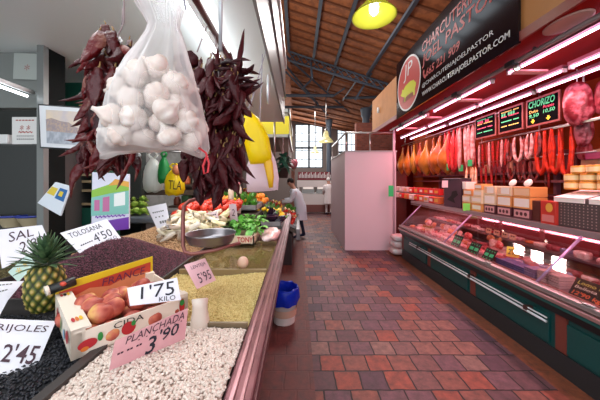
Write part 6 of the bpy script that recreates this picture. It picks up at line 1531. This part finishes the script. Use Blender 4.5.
# upright cut faces leaning to the glass in the far half
for i in range(16):
    y = 3.1+i*.14; x = CX+.26+ru(0,.3)
    o = copy_tree(proto[random.choice((0,1,4,3))][0]); o.location = (x, y, ZT+.13); o.rotation_euler = (ru(-.3,.3), -1.0+ru(-.3,.3), ru(-.4,.4)); items.append(o)
rank(items, 'cut or pack of meat in the glass case, {p}', 6)
# white price tickets on the inner shelf
tk = []
for i, px in enumerate((489,497,505,513)):
    X = 2.71; y = X*F/(px-VX); q = [Vector((X,y+.05,.93)), Vector((X,y-.05,.93)), Vector((X-.01,y-.05,.86)), Vector((X-.01,y+.05,.86))]
    tk.append(card('price_ticket', 'x', 'price card', q, M('ticket_cream', '#f0c8a8', .5), [('--', (.2,.3,.8,.5))], M_ink, group='cream tickets on the inner shelf'))
rank(tk, 'cream price ticket on the inner shelf of the case, {p}')
# chalk tags along the case front
def tagq(px0, px1, py0, py1, X, lean=.08):
    ya = X*F/(px0-VX); yb_ = X*F/(px1-VX); ym = (ya+yb_)/2; h = (py1-py0)*ym/F; z0 = CH-(((py0+py1)/2+ (py1-py0)/2)-VY)*ym/F
    return [Vector((X+lean,ya,z0+h)), Vector((X+lean,yb_,z0+h)), Vector((X,yb_,z0)), Vector((X,ya,z0))]
tgs = []
M_tb = M('tag_black', '#141c18', .5)
for px0, px1, py, tx in ((450,458,247,'--'),(466,476,253,'--'),(480.5,491,260,'--')):
    q = tagq(px0, px1, py-6, py+6, CX+.03); q = [v_+Vector((0,0,max(0,ZT+.002-q[2].z))) for v_ in q]
    tgs.append(card('chalk_tag', 'x', 'price card', q, M_tb, [('- - - -', (.1,.15,.9,.22)), (tx, (.1,.38,.9,.62)), ('- - -', (.1,.76,.8,.82))], M_cg, group='black tags with green writing along the case front'))
rank(tgs, 'black tag with green writing along the case front, {p}')
q = tagq(567,603,283,302,CX+.03); q = [v_+Vector((0,0,max(0,ZT+.002-q[2].z))) for v_ in q]
card('chalk_tag', 'wide black tag with pink and orange writing at the near end of the case', 'price card', q, M_tb, [('Lomo Ib', (.1,.1,.85,.28), M_cy), ('Bellota', (.08,.36,.7,.5), M_wht), ("12'90 kg", (.08,.62,.9,.88), M('chalk_orange', '#e0703a', .5), .02)], M_cg)
q = [P(507,246,2.85), P(519,248,2.78), P(519,258,2.76), P(506,256,2.83)]
card('price_card', 'yellow price card reading 2,75 standing in the glass case', 'price card', q, M('card_yellow', '#e6b83a', .5), [("2'75", (.12,.2,.88,.8), M_inkb, .02)], M_inkb)
q = [P(549,266,2.5), P(560,268,2.42), P(553,277,2.4), P(543,274,2.48)]
card('price_card', 'small pale yellow card lying on the white stacked packs in the case', 'card', q, M('card_pale_yellow', '#f2dca0', .5), [('---', (.2,.4,.8,.5))], M_inkb)
# stacked sliced packs near the glass
sk_ = []
for (px, n_, mt) in ((503,3,M('pack_blue', '#5a5a94', .3)),(512,3,M('pack_blue', '')),(522,3,M('pack_blue', '')),(533,4,M('pack_lilac', '#8a80a8', .3)),(547,5,M('pack_striped', '#c8b0b0', .3)),(557,5,M('pack_striped', ''))):
    X = CX+.14; y = X*F/(px-VX)
    for k in range(n_):
        o = MB().box((X-.04,y-.06,ZT+.002+k*.022),(X+.1,y+.06,ZT+.02+k*.022)).build('sliced_pack', mt, None, bevel=.004); tag(o, 'x', 'pack', 'stacked sliced packs behind the glass'); sk_.append(o)
rank(sk_, 'flat sliced-meat pack stacked just behind the glass, {p}', 3)
